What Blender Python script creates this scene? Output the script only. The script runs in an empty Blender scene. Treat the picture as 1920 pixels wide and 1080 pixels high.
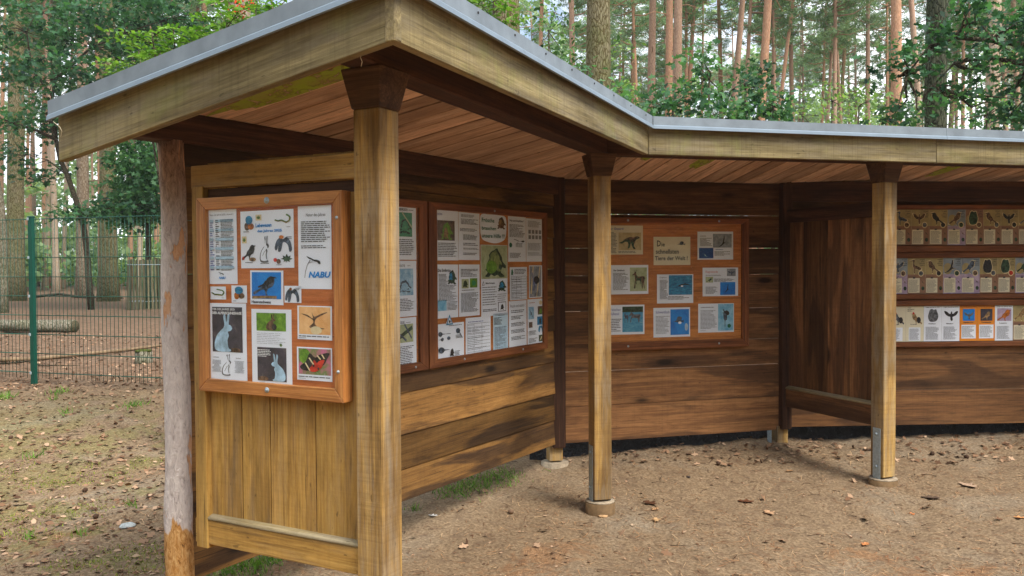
import bpy, bmesh, math, random
import numpy as np
from mathutils import Vector, Matrix
R = math.radians
rnd = random.Random(7)
scn = bpy.context.scene
COL = scn.collection

# ---------------------------------------------------------------- camera, sky, sun, exposure
F, PITCH, ROLL, EYE = 1650.0, R(1.49), R(0.315), 1.55
_V = Vector((0, math.sin(PITCH), math.cos(PITCH))); _H = Vector((1, 0, 0))
FW = Vector((0, math.cos(PITCH), -math.sin(PITCH)))
RT = (_H*math.cos(ROLL) - _V*math.sin(ROLL)); UP = (_V*math.cos(ROLL) + _H*math.sin(ROLL))
CAM = Vector((0, 0, EYE))
cd = bpy.data.cameras.new('camera'); cam = bpy.data.objects.new('camera', cd); COL.objects.link(cam)
cd.sensor_width = 36; cd.lens = F/1920*36; cd.clip_end = 2000; cd.clip_start = 0.05
m = Matrix((RT, UP, -FW)).transposed().to_4x4(); m.translation = CAM; cam.matrix_world = m
scn.camera = cam
SUN_EL, SUN_AZ = R(52), R(134)          # azimuth measured from +Y clockwise: behind the viewer, to the right
w = bpy.data.worlds.new('World'); scn.world = w; w.use_nodes = True
nt = w.node_tree; nt.nodes.clear()
wo = nt.nodes.new('ShaderNodeOutputWorld'); bg = nt.nodes.new('ShaderNodeBackground')
sk = nt.nodes.new('ShaderNodeTexSky'); sk.sky_type = 'NISHITA'; sk.sun_disc = False
sk.sun_elevation = SUN_EL; sk.sun_rotation = SUN_AZ; sk.dust_density = 2.0; sk.air_density = 1.0
tc = nt.nodes.new('ShaderNodeTexCoord'); nz = nt.nodes.new('ShaderNodeTexNoise'); nz.inputs['Scale'].default_value = 3.2
nz.inputs['Detail'].default_value = 7; nz.inputs['Roughness'].default_value = .6
cr = nt.nodes.new('ShaderNodeValToRGB'); cr.color_ramp.elements[0].position = .40; cr.color_ramp.elements[1].position = .62
mx = nt.nodes.new('ShaderNodeMix'); mx.data_type = 'RGBA'; mx.inputs[7].default_value = (11.5, 11.8, 12.2, 1)
nt.links.new(tc.outputs['Generated'], nz.inputs['Vector']); nt.links.new(nz.outputs['Fac'], cr.inputs[0])
nt.links.new(cr.outputs[0], mx.inputs[0]); nt.links.new(sk.outputs[0], mx.inputs[6])
nt.links.new(mx.outputs[2], bg.inputs[0]); nt.links.new(bg.outputs[0], wo.inputs[0])
bg.inputs[1].default_value = 0.13
sl = bpy.data.lights.new('sun', 'SUN'); sl.energy = 2.9; sl.angle = R(22); sl.color = (1, .95, .87)
sun = bpy.data.objects.new('sun', sl); COL.objects.link(sun)
sd = Vector((math.sin(SUN_AZ)*math.cos(SUN_EL), math.cos(SUN_AZ)*math.cos(SUN_EL), math.sin(SUN_EL)))
sun.rotation_euler = (-sd).to_track_quat('-Z', 'Y').to_euler()
scn.view_settings.view_transform = 'Standard'; scn.view_settings.look = 'None'
scn.view_settings.exposure = 0.76; scn.view_settings.gamma = 1
scn.cycles.max_bounces = 7; scn.cycles.transparent_max_bounces = 12

# ---------------------------------------------------------------- helpers
def lin(c):
    return tuple(((v/255)/12.92 if v/255 <= .04045 else ((v/255+.055)/1.055)**2.4) for v in c) + (1,)
def ray(px, py): return FW + RT*((px-960)/F) - UP*((py-540)/F)
def at_depth(px, py, D):
    d = ray(px, py); return CAM + d*(D/d.y)
def tag(o, label=None, cat=None, group=None, kind=None):
    if label: o['label'] = label
    if cat: o['category'] = cat
    if group: o['group'] = group
    if kind: o['kind'] = kind
    return o
def empty(name, loc, label=None, cat=None, group=None):
    o = bpy.data.objects.new(name, None); COL.objects.link(o); o.location = loc; o.empty_display_size = .1
    return tag(o, label, cat, group)
def parent(o, p):
    if p is not None:
        o.parent = p; o.matrix_parent_inverse = Matrix.Identity(4)
        wl = p.location if p.parent is None else p.location + p.parent.location
        o.location = -wl
    return o

class MB:
    def __init__(s): s.v = []; s.f = []; s.mi = []; s.gv = []; s.tone = []; s.sm = []
    def add(s, vs, fs, gv=None, tone=.5, mi=0, sm=False):
        b = len(s.v); s.v += [tuple(p) for p in vs]
        s.gv += [tuple(g) for g in (gv if gv is not None else vs)]; s.tone += [tone]*len(vs)
        for f in fs: s.f.append(tuple(b+i for i in f)); s.mi.append(mi); s.sm.append(sm)
    def hexa(s, p, L=None, tone=None, mi=0, ax=0):
        """8 points: index = i*4+j*2+k over three axes; ax = which axis carries the grain"""
        p = [Vector(q) for q in p]
        la = ((p[4]-p[0]).length, (p[2]-p[0]).length, (p[1]-p[0]).length)
        off = (rnd.uniform(0, 50), rnd.uniform(0, 50), rnd.uniform(0, 50)); g = []
        for i in (0, 1):
            for j in (0, 1):
                for k in (0, 1):
                    t = (i*la[0], j*la[1], k*la[2]); o = (t[ax], t[(ax+1) % 3], t[(ax+2) % 3])
                    g.append((o[0]+off[0], o[1]+off[1], o[2]+off[2]))
        fs = [(0, 1, 3, 2), (4, 6, 7, 5), (0, 4, 5, 1), (2, 3, 7, 6), (0, 2, 6, 4), (1, 5, 7, 3)]
        n = (p[4]-p[0]).cross(p[2]-p[0]).dot(p[1]-p[0])
        if n < 0: fs = [tuple(reversed(f)) for f in fs]
        s.add(p, fs, g, rnd.random() if tone is None else tone, mi)
    def box(s, W, a, n, z, ax=0, tone=None, mi=0, jit=0):
        j = lambda: rnd.uniform(-jit, jit) if jit else 0
        P = []
        dn0, dn1, dz0, dz1 = j(), j(), j(), j()
        for i in (0, 1):
            for q in (0, 1):
                for k in (0, 1):
                    P.append(W.P(a[i], n[q]+(dn1 if i else dn0), z[k]+(dz1 if i else dz0)))
        s.hexa(P, tone=tone, mi=mi, ax=ax)
    def tube(s, pts, rad, seg=8, mi=0, tone=None, wob=0, cap=True):
        pts = [Vector(p) for p in pts]; n = len(pts); vs = []; g = []
        off = rnd.uniform(0, 50); acc = 0
        x = None
        for i, p in enumerate(pts):
            t = (pts[min(i+1, n-1)]-pts[max(i-1, 0)]).normalized()
            if x is None: x = t.orthogonal().normalized()
            x = (x - t*x.dot(t)).normalized(); y = t.cross(x)
            r = rad[i] if hasattr(rad, '__len__') else rad
            if i: acc += (p-pts[i-1]).length
            for k in range(seg):
                a = 2*math.pi*k/seg; rr = r*(1+rnd.uniform(-wob, wob))
                q = p + x*math.cos(a)*rr + y*math.sin(a)*rr
                vs.append(q); g.append((acc+off, r*math.cos(a), r*math.sin(a)+off))
        fs = [(i*seg+k, i*seg+(k+1) % seg, (i+1)*seg+(k+1) % seg, (i+1)*seg+k) for i in range(n-1) for k in range(seg)]
        if cap: fs += [tuple(reversed(range(seg))), tuple((n-1)*seg+k for k in range(seg))]
        s.add(vs, fs, g, rnd.random() if tone is None else tone, mi, True)
    def build(s, name, mats, par=None, bevel=0, seg=1):
        me = bpy.data.meshes.new(name); me.from_pydata(s.v, [], s.f)
        if not isinstance(mats, (list, tuple)): mats = [mats]
        for m_ in mats: me.materials.append(m_)
        me.polygons.foreach_set('material_index', s.mi); me.polygons.foreach_set('use_smooth', s.sm)
        a = me.attributes.new('gv', 'FLOAT_VECTOR', 'POINT'); a.data.foreach_set('vector', np.array(s.gv, dtype=np.float32).ravel())
        a = me.attributes.new('tone', 'FLOAT', 'POINT'); a.data.foreach_set('value', np.array(s.tone, dtype=np.float32))
        me.update(); o = bpy.data.objects.new(name, me); COL.objects.link(o); parent(o, par)
        if bevel:
            b = o.modifiers.new('bevel', 'BEVEL'); b.width = bevel; b.segments = seg; b.limit_method = 'ANGLE'; b.angle_limit = R(40)
        return o

class Wall:
    """vertical frame: s along, n towards the viewer, z up"""
    def __init__(s, x, y, ang):
        s.p = Vector((x, y, 0)); a = R(ang); s.d = Vector((math.sin(a), math.cos(a), 0)); s.n = Vector((s.d.y, -s.d.x, 0))
    def P(s, a, n, z): return s.p + s.d*a + s.n*n + Vector((0, 0, z))
    def at(s, px, py, off=0):
        d = ray(px, py); p0 = s.p + s.n*off; t = (p0-CAM).dot(s.n)/d.dot(s.n); q = CAM + d*t
        return (q-s.p).dot(s.d), q.z

# ---------------------------------------------------------------- materials
def newmat(name):
    M = bpy.data.materials.new(name); M.use_nodes = True; t = M.node_tree
    return M, t, t.nodes['Principled BSDF']
def N(t, typ, **kw):
    n = t.nodes.new(typ)
    for k, v in kw.items():
        if k.startswith('i_'):
            key = k[2:]; key = int(key) if key.isdigit() else key.replace('_', ' '); n.inputs[key].default_value = v
        else: setattr(n, k, v)
    return n
def ramp(t, src, stops):
    r = t.nodes.new('ShaderNodeValToRGB'); e = r.color_ramp.elements
    while len(e) > 1: e.remove(e[-1])
    e[0].position = stops[0][0]; e[0].color = stops[0][1]
    for p, c in stops[1:]:
        k = e.new(p); k.color = c
    t.links.new(src, r.inputs[0]); return r.outputs[0]
def mixc(t, fac, a, b, mode='MIX'):
    n = t.nodes.new('ShaderNodeMix'); n.data_type = 'RGBA'; n.blend_type = mode
    for i, v in ((0, fac), (6, a), (7, b)):
        if hasattr(v, 'links'): t.links.new(v, n.inputs[i])
        else: n.inputs[i].default_value = v
    return n.outputs[2]
def math_(t, op, a, b=0.5):
    n = t.nodes.new('ShaderNodeMath'); n.operation = op
    for i, v in ((0, a), (1, b)):
        if hasattr(v, 'links'): t.links.new(v, n.inputs[i])
        else: n.inputs[i].default_value = v
    return n.outputs[0]
def attr(t, name, out='Vector'):
    n = t.nodes.new('ShaderNodeAttribute'); n.attribute_name = name; return n.outputs[out]
def mapped(t, v, sc, loc=(0, 0, 0)):
    n = t.nodes.new('ShaderNodeMapping'); n.inputs['Scale'].default_value = sc; n.inputs['Location'].default_value = loc
    t.links.new(v, n.inputs['Vector']); return n.outputs[0]
def noise(t, v, scale, det=4, rough=.55, dist=0):
    n = t.nodes.new('ShaderNodeTexNoise'); n.inputs['Scale'].default_value = scale; n.inputs['Detail'].default_value = det
    n.inputs['Roughness'].default_value = rough; n.inputs['Distortion'].default_value = dist; t.links.new(v, n.inputs['Vector'])
    return n.outputs['Fac']
def bump(t, bs, h, st, dist):
    b = t.nodes.new('ShaderNodeBump'); b.inputs['Strength'].default_value = st; b.inputs['Distance'].default_value = dist
    t.links.new(h, b.inputs['Height']); t.links.new(b.outputs[0], bs.inputs['Normal'])

def wood(name, light, mid, dark, stain=.35, saw=.0, knots=.8, moss=0, rough=.75, tonevar=.5, bmp=.5, spec=.25, algae=None, grey=0, con=1.0):
    M, t, bs = newmat(name); g = attr(t, 'gv'); tn = attr(t, 'tone', 'Fac')
    # wavy rings stretched along the board
    big = noise(t, mapped(t, g, (.9, 6, 6)), 1.0, 5, .5, .5)
    fine = noise(t, mapped(t, g, (3.5, 130, 130)), 1.0, 5, .65, .3)
    ring = noise(t, mapped(t, g, (.45, 15, 15)), 1.0, 3, .55, 1.4)
    gr = math_(t, 'ADD', math_(t, 'MULTIPLY', fine, .55), math_(t, 'MULTIPLY', ring, .48))
    c = ramp(t, gr, [(.5-.15*(2-con), lin(dark)), (.5, lin(mid)), (.5+.15*(2-con), lin(light))])
    # blotchy stain that follows the grain
    st = ramp(t, big, [(.48, (0, 0, 0, 1)), (.55, (1, 1, 1, 1))])
    c = mixc(t, math_(t, 'MULTIPLY', st, stain), c, mixc(t, .28, lin([v*.9 for v in dark]), c))
    # faint pale and dark rubbing across everything
    rb_ = noise(t, mapped(t, g, (6, 26, 26)), 1.0, 6, .72, .4)
    c = mixc(t, 1.0, c, ramp(t, rb_, [(.3, (.70, .68, .66, 1)), (.5, (1, 1, 1, 1)), (.7, (1.22, 1.21, 1.18, 1))]), 'MULTIPLY')
    # drying cracks along the grain
    ckn = noise(t, mapped(t, g, (1.6, 70, 70), (5, 2, 9)), 1.0, 2, .5, .35)
    c = mixc(t, math_(t, 'MULTIPLY', ramp(t, ckn, [(.27, (1, 1, 1, 1)), (.31, (0, 0, 0, 1))]), .6), c, lin([v*.5 for v in dark]))
    # board to board difference
    tv = ramp(t, tn, [(0, (1-tonevar, 1-tonevar, 1-tonevar*1.05, 1)), (1, (1+tonevar*.35,)*3+(1,))])
    c = mixc(t, 1.0, c, tv, 'MULTIPLY')
    if knots:
        vo = t.nodes.new('ShaderNodeTexVoronoi'); vo.inputs['Scale'].default_value = 1.0; vo.inputs['Randomness'].default_value = 1
        t.links.new(mapped(t, g, (1.2, 3.6, 3.6)), vo.inputs['Vector'])
        kd = math_(t, 'ADD', vo.outputs['Distance'], math_(t, 'MULTIPLY', fine, .05))
        k = ramp(t, kd, [(.075, (1, 1, 1, 1)), (.13, (.25, .25, .25, 1)), (.22, (0, 0, 0, 1))])
        c = mixc(t, math_(t, 'MULTIPLY', k, knots), c, lin([v*.42 for v in dark]))
    if grey:
        gn = noise(t, mapped(t, g, (2, 14, 14)), 1.3, 5, .7)
        c = mixc(t, math_(t, 'MULTIPLY', ramp(t, gn, [(.45, (0, 0, 0, 1)), (.65, (1, 1, 1, 1))]), grey), c, lin((150, 140, 122)))
    if algae:
        pos = t.nodes.new('ShaderNodeNewGeometry').outputs['Position']
        an = noise(t, pos, 3.1, 5, .65, .5)
        c = mixc(t, math_(t, 'MULTIPLY', ramp(t, an, [(.52, (0, 0, 0, 1)), (.66, (1, 1, 1, 1))]), algae[1]), c, lin(algae[0]))
    h = fine
    if saw:
        sw = noise(t, mapped(t, g, (75, 1.2, 1.2)), 1.0, 2, .6)
        h = math_(t, 'ADD', math_(t, 'MULTIPLY', fine, .5), math_(t, 'MULTIPLY', sw, saw))
        c = mixc(t, math_(t, 'MULTIPLY', ramp(t, sw, [(.36, (1, 1, 1, 1)), (.5, (0, 0, 0, 1))]), .35*saw), c, lin(dark))
        ck = noise(t, mapped(t, g, (22, 60, 60)), 1.0, 2, .5)
        c = mixc(t, math_(t, 'MULTIPLY', ramp(t, ck, [(.25, (1, 1, 1, 1)), (.30, (0, 0, 0, 1))]), .5), c, lin([v*.5 for v in dark]))
    t.links.new(c, bs.inputs['Base Color']); bs.inputs['Roughness'].default_value = rough
    bs.inputs['Specular IOR Level'].default_value = spec; bump(t, bs, h, bmp, .004)
    return M

def plain(name, c, rough=.6, metal=0, var=.1, sc=20, spec=.4):
    M, t, bs = newmat(name); co = t.nodes.new('ShaderNodeTexCoord').outputs['Object']
    n = noise(t, co, sc, 4, .6); a = lin(c); b = tuple(v*(1-var*2.2) for v in a[:3])+(1,)
    t.links.new(ramp(t, n, [(.35, b), (.65, a)]), bs.inputs['Base Color'])
    bs.inputs['Roughness'].default_value = rough; bs.inputs['Metallic'].default_value = metal; bs.inputs['Specular IOR Level'].default_value = spec
    return M
def photo(name, a, b, sc=30, c=None, stretch=(1, 1, 1)):
    M, t, bs = newmat(name); co = t.nodes.new('ShaderNodeTexCoord').outputs['Object']
    n = noise(t, mapped(t, co, stretch), sc, 5, .7, .4)
    st = [(.35, lin(a)), (.62, lin(b))]
    if c: st.append((.75, lin(c)))
    t.links.new(ramp(t, n, st), bs.inputs['Base Color']); bs.inputs['Roughness'].default_value = .45
    return M
def leafmat(name, dark, light, trans=.35, rough=.5):
    M, t, bs = newmat(name); tn = attr(t, 'tone', 'Fac')
    c = ramp(t, tn, [(0, lin(dark)), (1, lin(light))])
    t.links.new(c, bs.inputs['Base Color']); bs.inputs['Roughness'].default_value = rough; bs.inputs['Specular IOR Level'].default_value = .35
    tr = t.nodes.new('ShaderNodeBsdfTranslucent'); t.links.new(mixc(t, 1, c, (1.25, 1.35, .6, 1), 'MULTIPLY'), tr.inputs[0])
    ms = t.nodes.new('ShaderNodeMixShader'); ms.inputs[0].default_value = trans
    t.links.new(bs.outputs[0], ms.inputs[1]); t.links.new(tr.outputs[0], ms.inputs[2])
    t.links.new(ms.outputs[0], t.nodes['Material Output'].inputs[0]); return M
def barkmat(name, dark, mid, light, upper=None, h0=5, h1=9, moss=None, sc=1):
    M, t, bs = newmat(name); co = t.nodes.new('ShaderNodeTexCoord').outputs['Object']
    vo = t.nodes.new('ShaderNodeTexVoronoi'); vo.feature = 'DISTANCE_TO_EDGE'; vo.inputs['Scale'].default_value = 1
    wn = t.nodes.new('ShaderNodeTexNoise'); wn.inputs['Scale'].default_value = 5*sc; wn.inputs['Detail'].default_value = 3; t.links.new(co, wn.inputs['Vector'])
    cw = t.nodes.new('ShaderNodeVectorMath'); cw.operation = 'MULTIPLY_ADD'; cw.inputs[1].default_value = (.12, .12, .12)
    t.links.new(wn.outputs['Color'], cw.inputs[0]); t.links.new(co, cw.inputs[2])
    t.links.new(mapped(t, cw.outputs[0], (26*sc, 26*sc, 7*sc)), vo.inputs['Vector'])
    cr_ = ramp(t, vo.outputs['Distance'], [(0, (0, 0, 0, 1)), (.14, (.75, .75, .75, 1)), (.5, (1, 1, 1, 1))])
    fn = noise(t, mapped(t, co, (30, 30, 9)), 1.2*sc, 5, .65)
    c = ramp(t, fn, [(.3, lin(mid)), (.7, lin(light))])
    if upper:
        z = t.nodes.new('ShaderNodeSeparateXYZ'); t.links.new(co, z.inputs[0])
        zz = math_(t, 'ADD', z.outputs[2], math_(t, 'MULTIPLY', noise(t, co, 1.2, 4, .6), 4.0))
        f = ramp(t, math_(t, 'MULTIPLY', zz, .05), [((h0+2)*.05, (0, 0, 0, 1)), ((h1+2)*.05, (1, 1, 1, 1))])
        up = ramp(t, fn, [(.3, lin([v*.72 for v in upper])), (.7, lin(upper))])
        c = mixc(t, f, c, up)
        cr_ = mixc(t, math_(t, 'MULTIPLY', f, .6), cr_, (1, 1, 1, 1))
    if moss:
        mn = noise(t, co, 2.3, 5, .65)
        c = mixc(t, math_(t, 'MULTIPLY', ramp(t, mn, [(.42, (0, 0, 0, 1)), (.6, (1, 1, 1, 1))]), moss[1]), c, lin(moss[0]))
    c = mixc(t, 1, c, mixc(t, cr_, lin([min(255, v*2.6) for v in dark]), (1, 1, 1, 1)), 'MULTIPLY')
    t.links.new(c, bs.inputs['Base Color']); bs.inputs['Roughness'].default_value = .9; bs.inputs['Specular IOR Level'].default_value = .15
    bump(t, bs, math_(t, 'ADD', cr_, math_(t, 'MULTIPLY', fn, .5)), .7, .015); return M

W_FACE = wood('wood_post', (196, 164, 104), (168, 132, 74), (104, 78, 50), con=.8, stain=.8, saw=.5, knots=.7, tonevar=.12, grey=.55)
W_PANEL = wood('wood_golden_panel', (194, 156, 86), (172, 132, 66), (112, 82, 44), con=.8, stain=.5, saw=.25, knots=.8, tonevar=.25, grey=.2)
W_LEDGE = wood('wood_weathered_ledge', (160, 146, 112), (132, 116, 82), (92, 78, 52), stain=.3, saw=.3, knots=.2, tonevar=.1, grey=.5)
W_WALL = wood('wood_brown_stained_wall', (162, 118, 76), (124, 86, 54), (66, 46, 34), con=.5, stain=.85, saw=.25, knots=.9, tonevar=.5)
W_WALLG = wood('wood_amber_brown_wall', (186, 142, 84), (154, 112, 62), (60, 45, 40), con=.45, stain=1.1, saw=.2, knots=.9, tonevar=.6)
W_DARK = wood('wood_dark_stained', (98, 66, 46), (74, 48, 34), (46, 31, 23), stain=.5, saw=.3, knots=.4, tonevar=.2)
W_CAP = wood('wood_cap_brown', (120, 90, 64), (92, 66, 46), (56, 40, 30), stain=.4, saw=.3, knots=.3, tonevar=.15)
W_CEIL = wood('wood_raw_reddish', (234, 204, 178), (212, 176, 148), (154, 114, 88), con=.6, stain=.4, saw=.1, knots=.55, tonevar=.42, algae=((128, 138, 30), 0), bmp=.3)
W_FASC = wood('wood_weathered_fascia', (160, 146, 106), (128, 114, 78), (80, 70, 48), con=.95, stain=.5, saw=.6, knots=.35, tonevar=.1, bmp=.9, algae=((136, 142, 72), .3), grey=.35)
W_FRAME = wood('wood_orange_frame', (198, 140, 80), (172, 112, 58), (122, 76, 38), stain=.3, saw=0, knots=.35, tonevar=.12, rough=.45, spec=.45, bmp=.2)
W_FRAMED = wood('wood_redbrown_frame', (154, 98, 60), (126, 76, 45), (80, 47, 29), stain=.4, saw=0, knots=.4, tonevar=.2, rough=.6, bmp=.2)
W_PLY = wood('plywood_orange', (212, 132, 78), (198, 116, 64), (172, 94, 50), stain=.25, saw=0, knots=0, tonevar=.1, rough=.5, bmp=.1)
W_PLYD = wood('plywood_tan', (206, 138, 74), (190, 120, 60), (158, 92, 44), stain=.3, saw=0, knots=0, tonevar=.1, rough=.5, bmp=.1)
ZINC = plain('zinc_grey', (138, 150, 160), .6, .2, .12, 7)
ZINCB = plain('zinc_kick', (128, 144, 158), .7, .1, .06, 9)
STEEL = plain('galvanised_steel', (176, 190, 196), .5, .25, .12, 60)
CONC = plain('concrete', (168, 152, 130), .95, 0, .2, 40, .2)
CONCW = plain('collar_side', (120, 96, 68), .9, 0, .15, 25, .2)
BITUM = plain('roof_felt', (34, 34, 32), .95, 0, .2, 30, .2)
BLACK_LITTER = photo('black_litter_glints', (10, 10, 13), (34, 35, 40), 32, (120, 124, 134))  # black litter colour with bluish-grey glints painted in
GREEN = plain('green_powdercoat', (6, 74, 60), .4, 0, .05, 8)
GREENW = plain('green_wire', (24, 84, 68), .5, 0, .1, 8)

def stem_bark(name):           # barked round post: grey bark with peeled orange patches
    M, t, bs = newmat(name); co = t.nodes.new('ShaderNodeNewGeometry').outputs['Position']
    n1 = noise(t, mapped(t, co, (9, 9, 2.2)), 1.0, 5, .6, .5); n2 = noise(t, mapped(t, co, (60, 60, 22)), 1.0, 8, .78, .9)
    z = t.nodes.new('ShaderNodeSeparateXYZ'); t.links.new(co, z.inputs[0])
    c = ramp(t, n2, [(.3, lin((134, 120, 114))), (.44, lin((202, 190, 184))), (.66, lin((232, 222, 214)))])
    # upper part: reddish brown weathered bark
    up = ramp(t, n2, [(.36, lin((104, 76, 62))), (.6, lin((190, 156, 134)))])
    f = ramp(t, math_(t, 'ADD', math_(t, 'MULTIPLY', z.outputs[2], .4), math_(t, 'MULTIPLY', n1, .25)), [(.76, (0, 0, 0, 1)), (.90, (1, 1, 1, 1))])
    c = mixc(t, f, c, up)
    pk = ramp(t, n1, [(.565, (0, 0, 0, 1)), (.58, (1, 1, 1, 1))])
    c = mixc(t, pk, c, ramp(t, n2, [(.3, lin((204, 140, 88))), (.6, lin((226, 184, 148)))]))
    lowf = ramp(t, math_(t, 'ADD', z.outputs[2], math_(t, 'MULTIPLY', n1, .35)), [(.655, (1, 1, 1, 1)), (.67, (0, 0, 0, 1))])
    c = mixc(t, lowf, c, ramp(t, n2, [(.36, lin((98, 66, 40))), (.45, lin((186, 132, 70))), (.62, lin((220, 178, 120)))]))
    t.links.new(c, bs.inputs['Base Color']); bs.inputs['Roughness'].default_value = .85; bs.inputs['Specular IOR Level'].default_value = .2
    bump(t, bs, math_(t, 'ADD', n2, math_(t, 'MULTIPLY', math_(t, 'SUBTRACT', 1.0, pk), .5)), 1, .014); return M
BARKPOST = stem_bark('peeling_bark')
def glassmat():
    M, t, bs = newmat('acrylic_pane'); t.nodes.remove(bs)
    a = t.nodes.new('ShaderNodeBsdfTransparent'); a.inputs[0].default_value = (.995, 1, 1, 1)
    b = t.nodes.new('ShaderNodeBsdfGlossy'); b.inputs['Roughness'].default_value = .2
    lw = t.nodes.new('ShaderNodeLayerWeight'); lw.inputs[0].default_value = .5
    fr = math_(t, 'ADD', math_(t, 'MULTIPLY', math_(t, 'POWER', lw.outputs['Facing'], 4.0), .35), .018)
    ms = t.nodes.new('ShaderNodeMixShader'); t.links.new(fr, ms.inputs[0]); t.links.new(a.outputs[0], ms.inputs[1]); t.links.new(b.outputs[0], ms.inputs[2])
    t.links.new(ms.outputs[0], t.nodes['Material Output'].inputs[0]); return M
GLASS = glassmat()
t_ = BLACK_LITTER.node_tree; bump(t_, t_.nodes['Principled BSDF'], noise(t_, t_.nodes.new('ShaderNodeNewGeometry').outputs['Position'], 26, 4, .7), 1, .04)

# ---------------------------------------------------------------- ground
def sstep(a, b, x):
    t = np.clip((x-a)/(b-a), 0, 1); return t*t*(3-2*t)
def gh(x, y):
    z = .34*sstep(4.6, 9.5, y)
    z = z + sum(.0028*np.sin(x*math.cos(k*1.9)*f_+y*math.sin(k*1.9)*f_+k*2.3) for k, f_ in enumerate((7, 9.5, 12, 16, 20, 26)))
    return z + .016*np.sin(x*1.7+y*.9) * np.sin(y*1.3-x*.6) + .008*np.sin(x*5.1+1)*np.sin(y*4.3) - .02*np.exp(-((x-1.9)**2+(y-5.2)**2)/1.2)
def GZ(x, y): return float(gh(np.array(float(x)), np.array(float(y))))
def axis(lo, hi, step, far, grow=1.13):
    a = list(np.arange(lo, hi+1e-6, step)); s = step; x = hi
    while x < far: s *= grow; x += s; a.append(x)
    s = step; x = lo; b = []
    while x > -far: s *= grow; x -= s; b.append(x)
    return np.array(b[::-1]+a)
gx = axis(-7.5, 7.5, .05, 420); gy = axis(1.5, 13, .05, 420)
GX, GY = np.meshgrid(gx, gy); rs = np.random.RandomState(3)
GZZ = gh(GX, GY) + rs.normal(0, .0035, GX.shape)*(np.abs(GX) < 9)*(GY < 16)
me = bpy.data.meshes.new('ground'); nx, ny = len(gx), len(gy)
vv = np.stack([GX, GY, GZZ], -1).reshape(-1, 3); ii = np.arange(nx*ny).reshape(ny, nx)
ff = np.stack([ii[:-1, :-1], ii[:-1, 1:], ii[1:, 1:], ii[1:, :-1]], -1).reshape(-1, 4)
def np_mesh(me, v, f, k):
    me.vertices.add(len(v)); me.vertices.foreach_set('co', v.astype(np.float32).ravel())
    me.loops.add(f.size); me.loops.foreach_set('vertex_index', f.astype(np.int32).ravel())
    me.polygons.add(len(f)); me.polygons.foreach_set('loop_start', np.arange(0, f.size, k, dtype=np.int32))
    try: me.polygons.foreach_set('loop_total', np.full(len(f), k, dtype=np.int32))
    except Exception: pass
    me.update(calc_edges=True)
np_mesh(me, vv, ff, 4); me.polygons.foreach_set('use_smooth', [True]*len(me.polygons))
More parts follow.
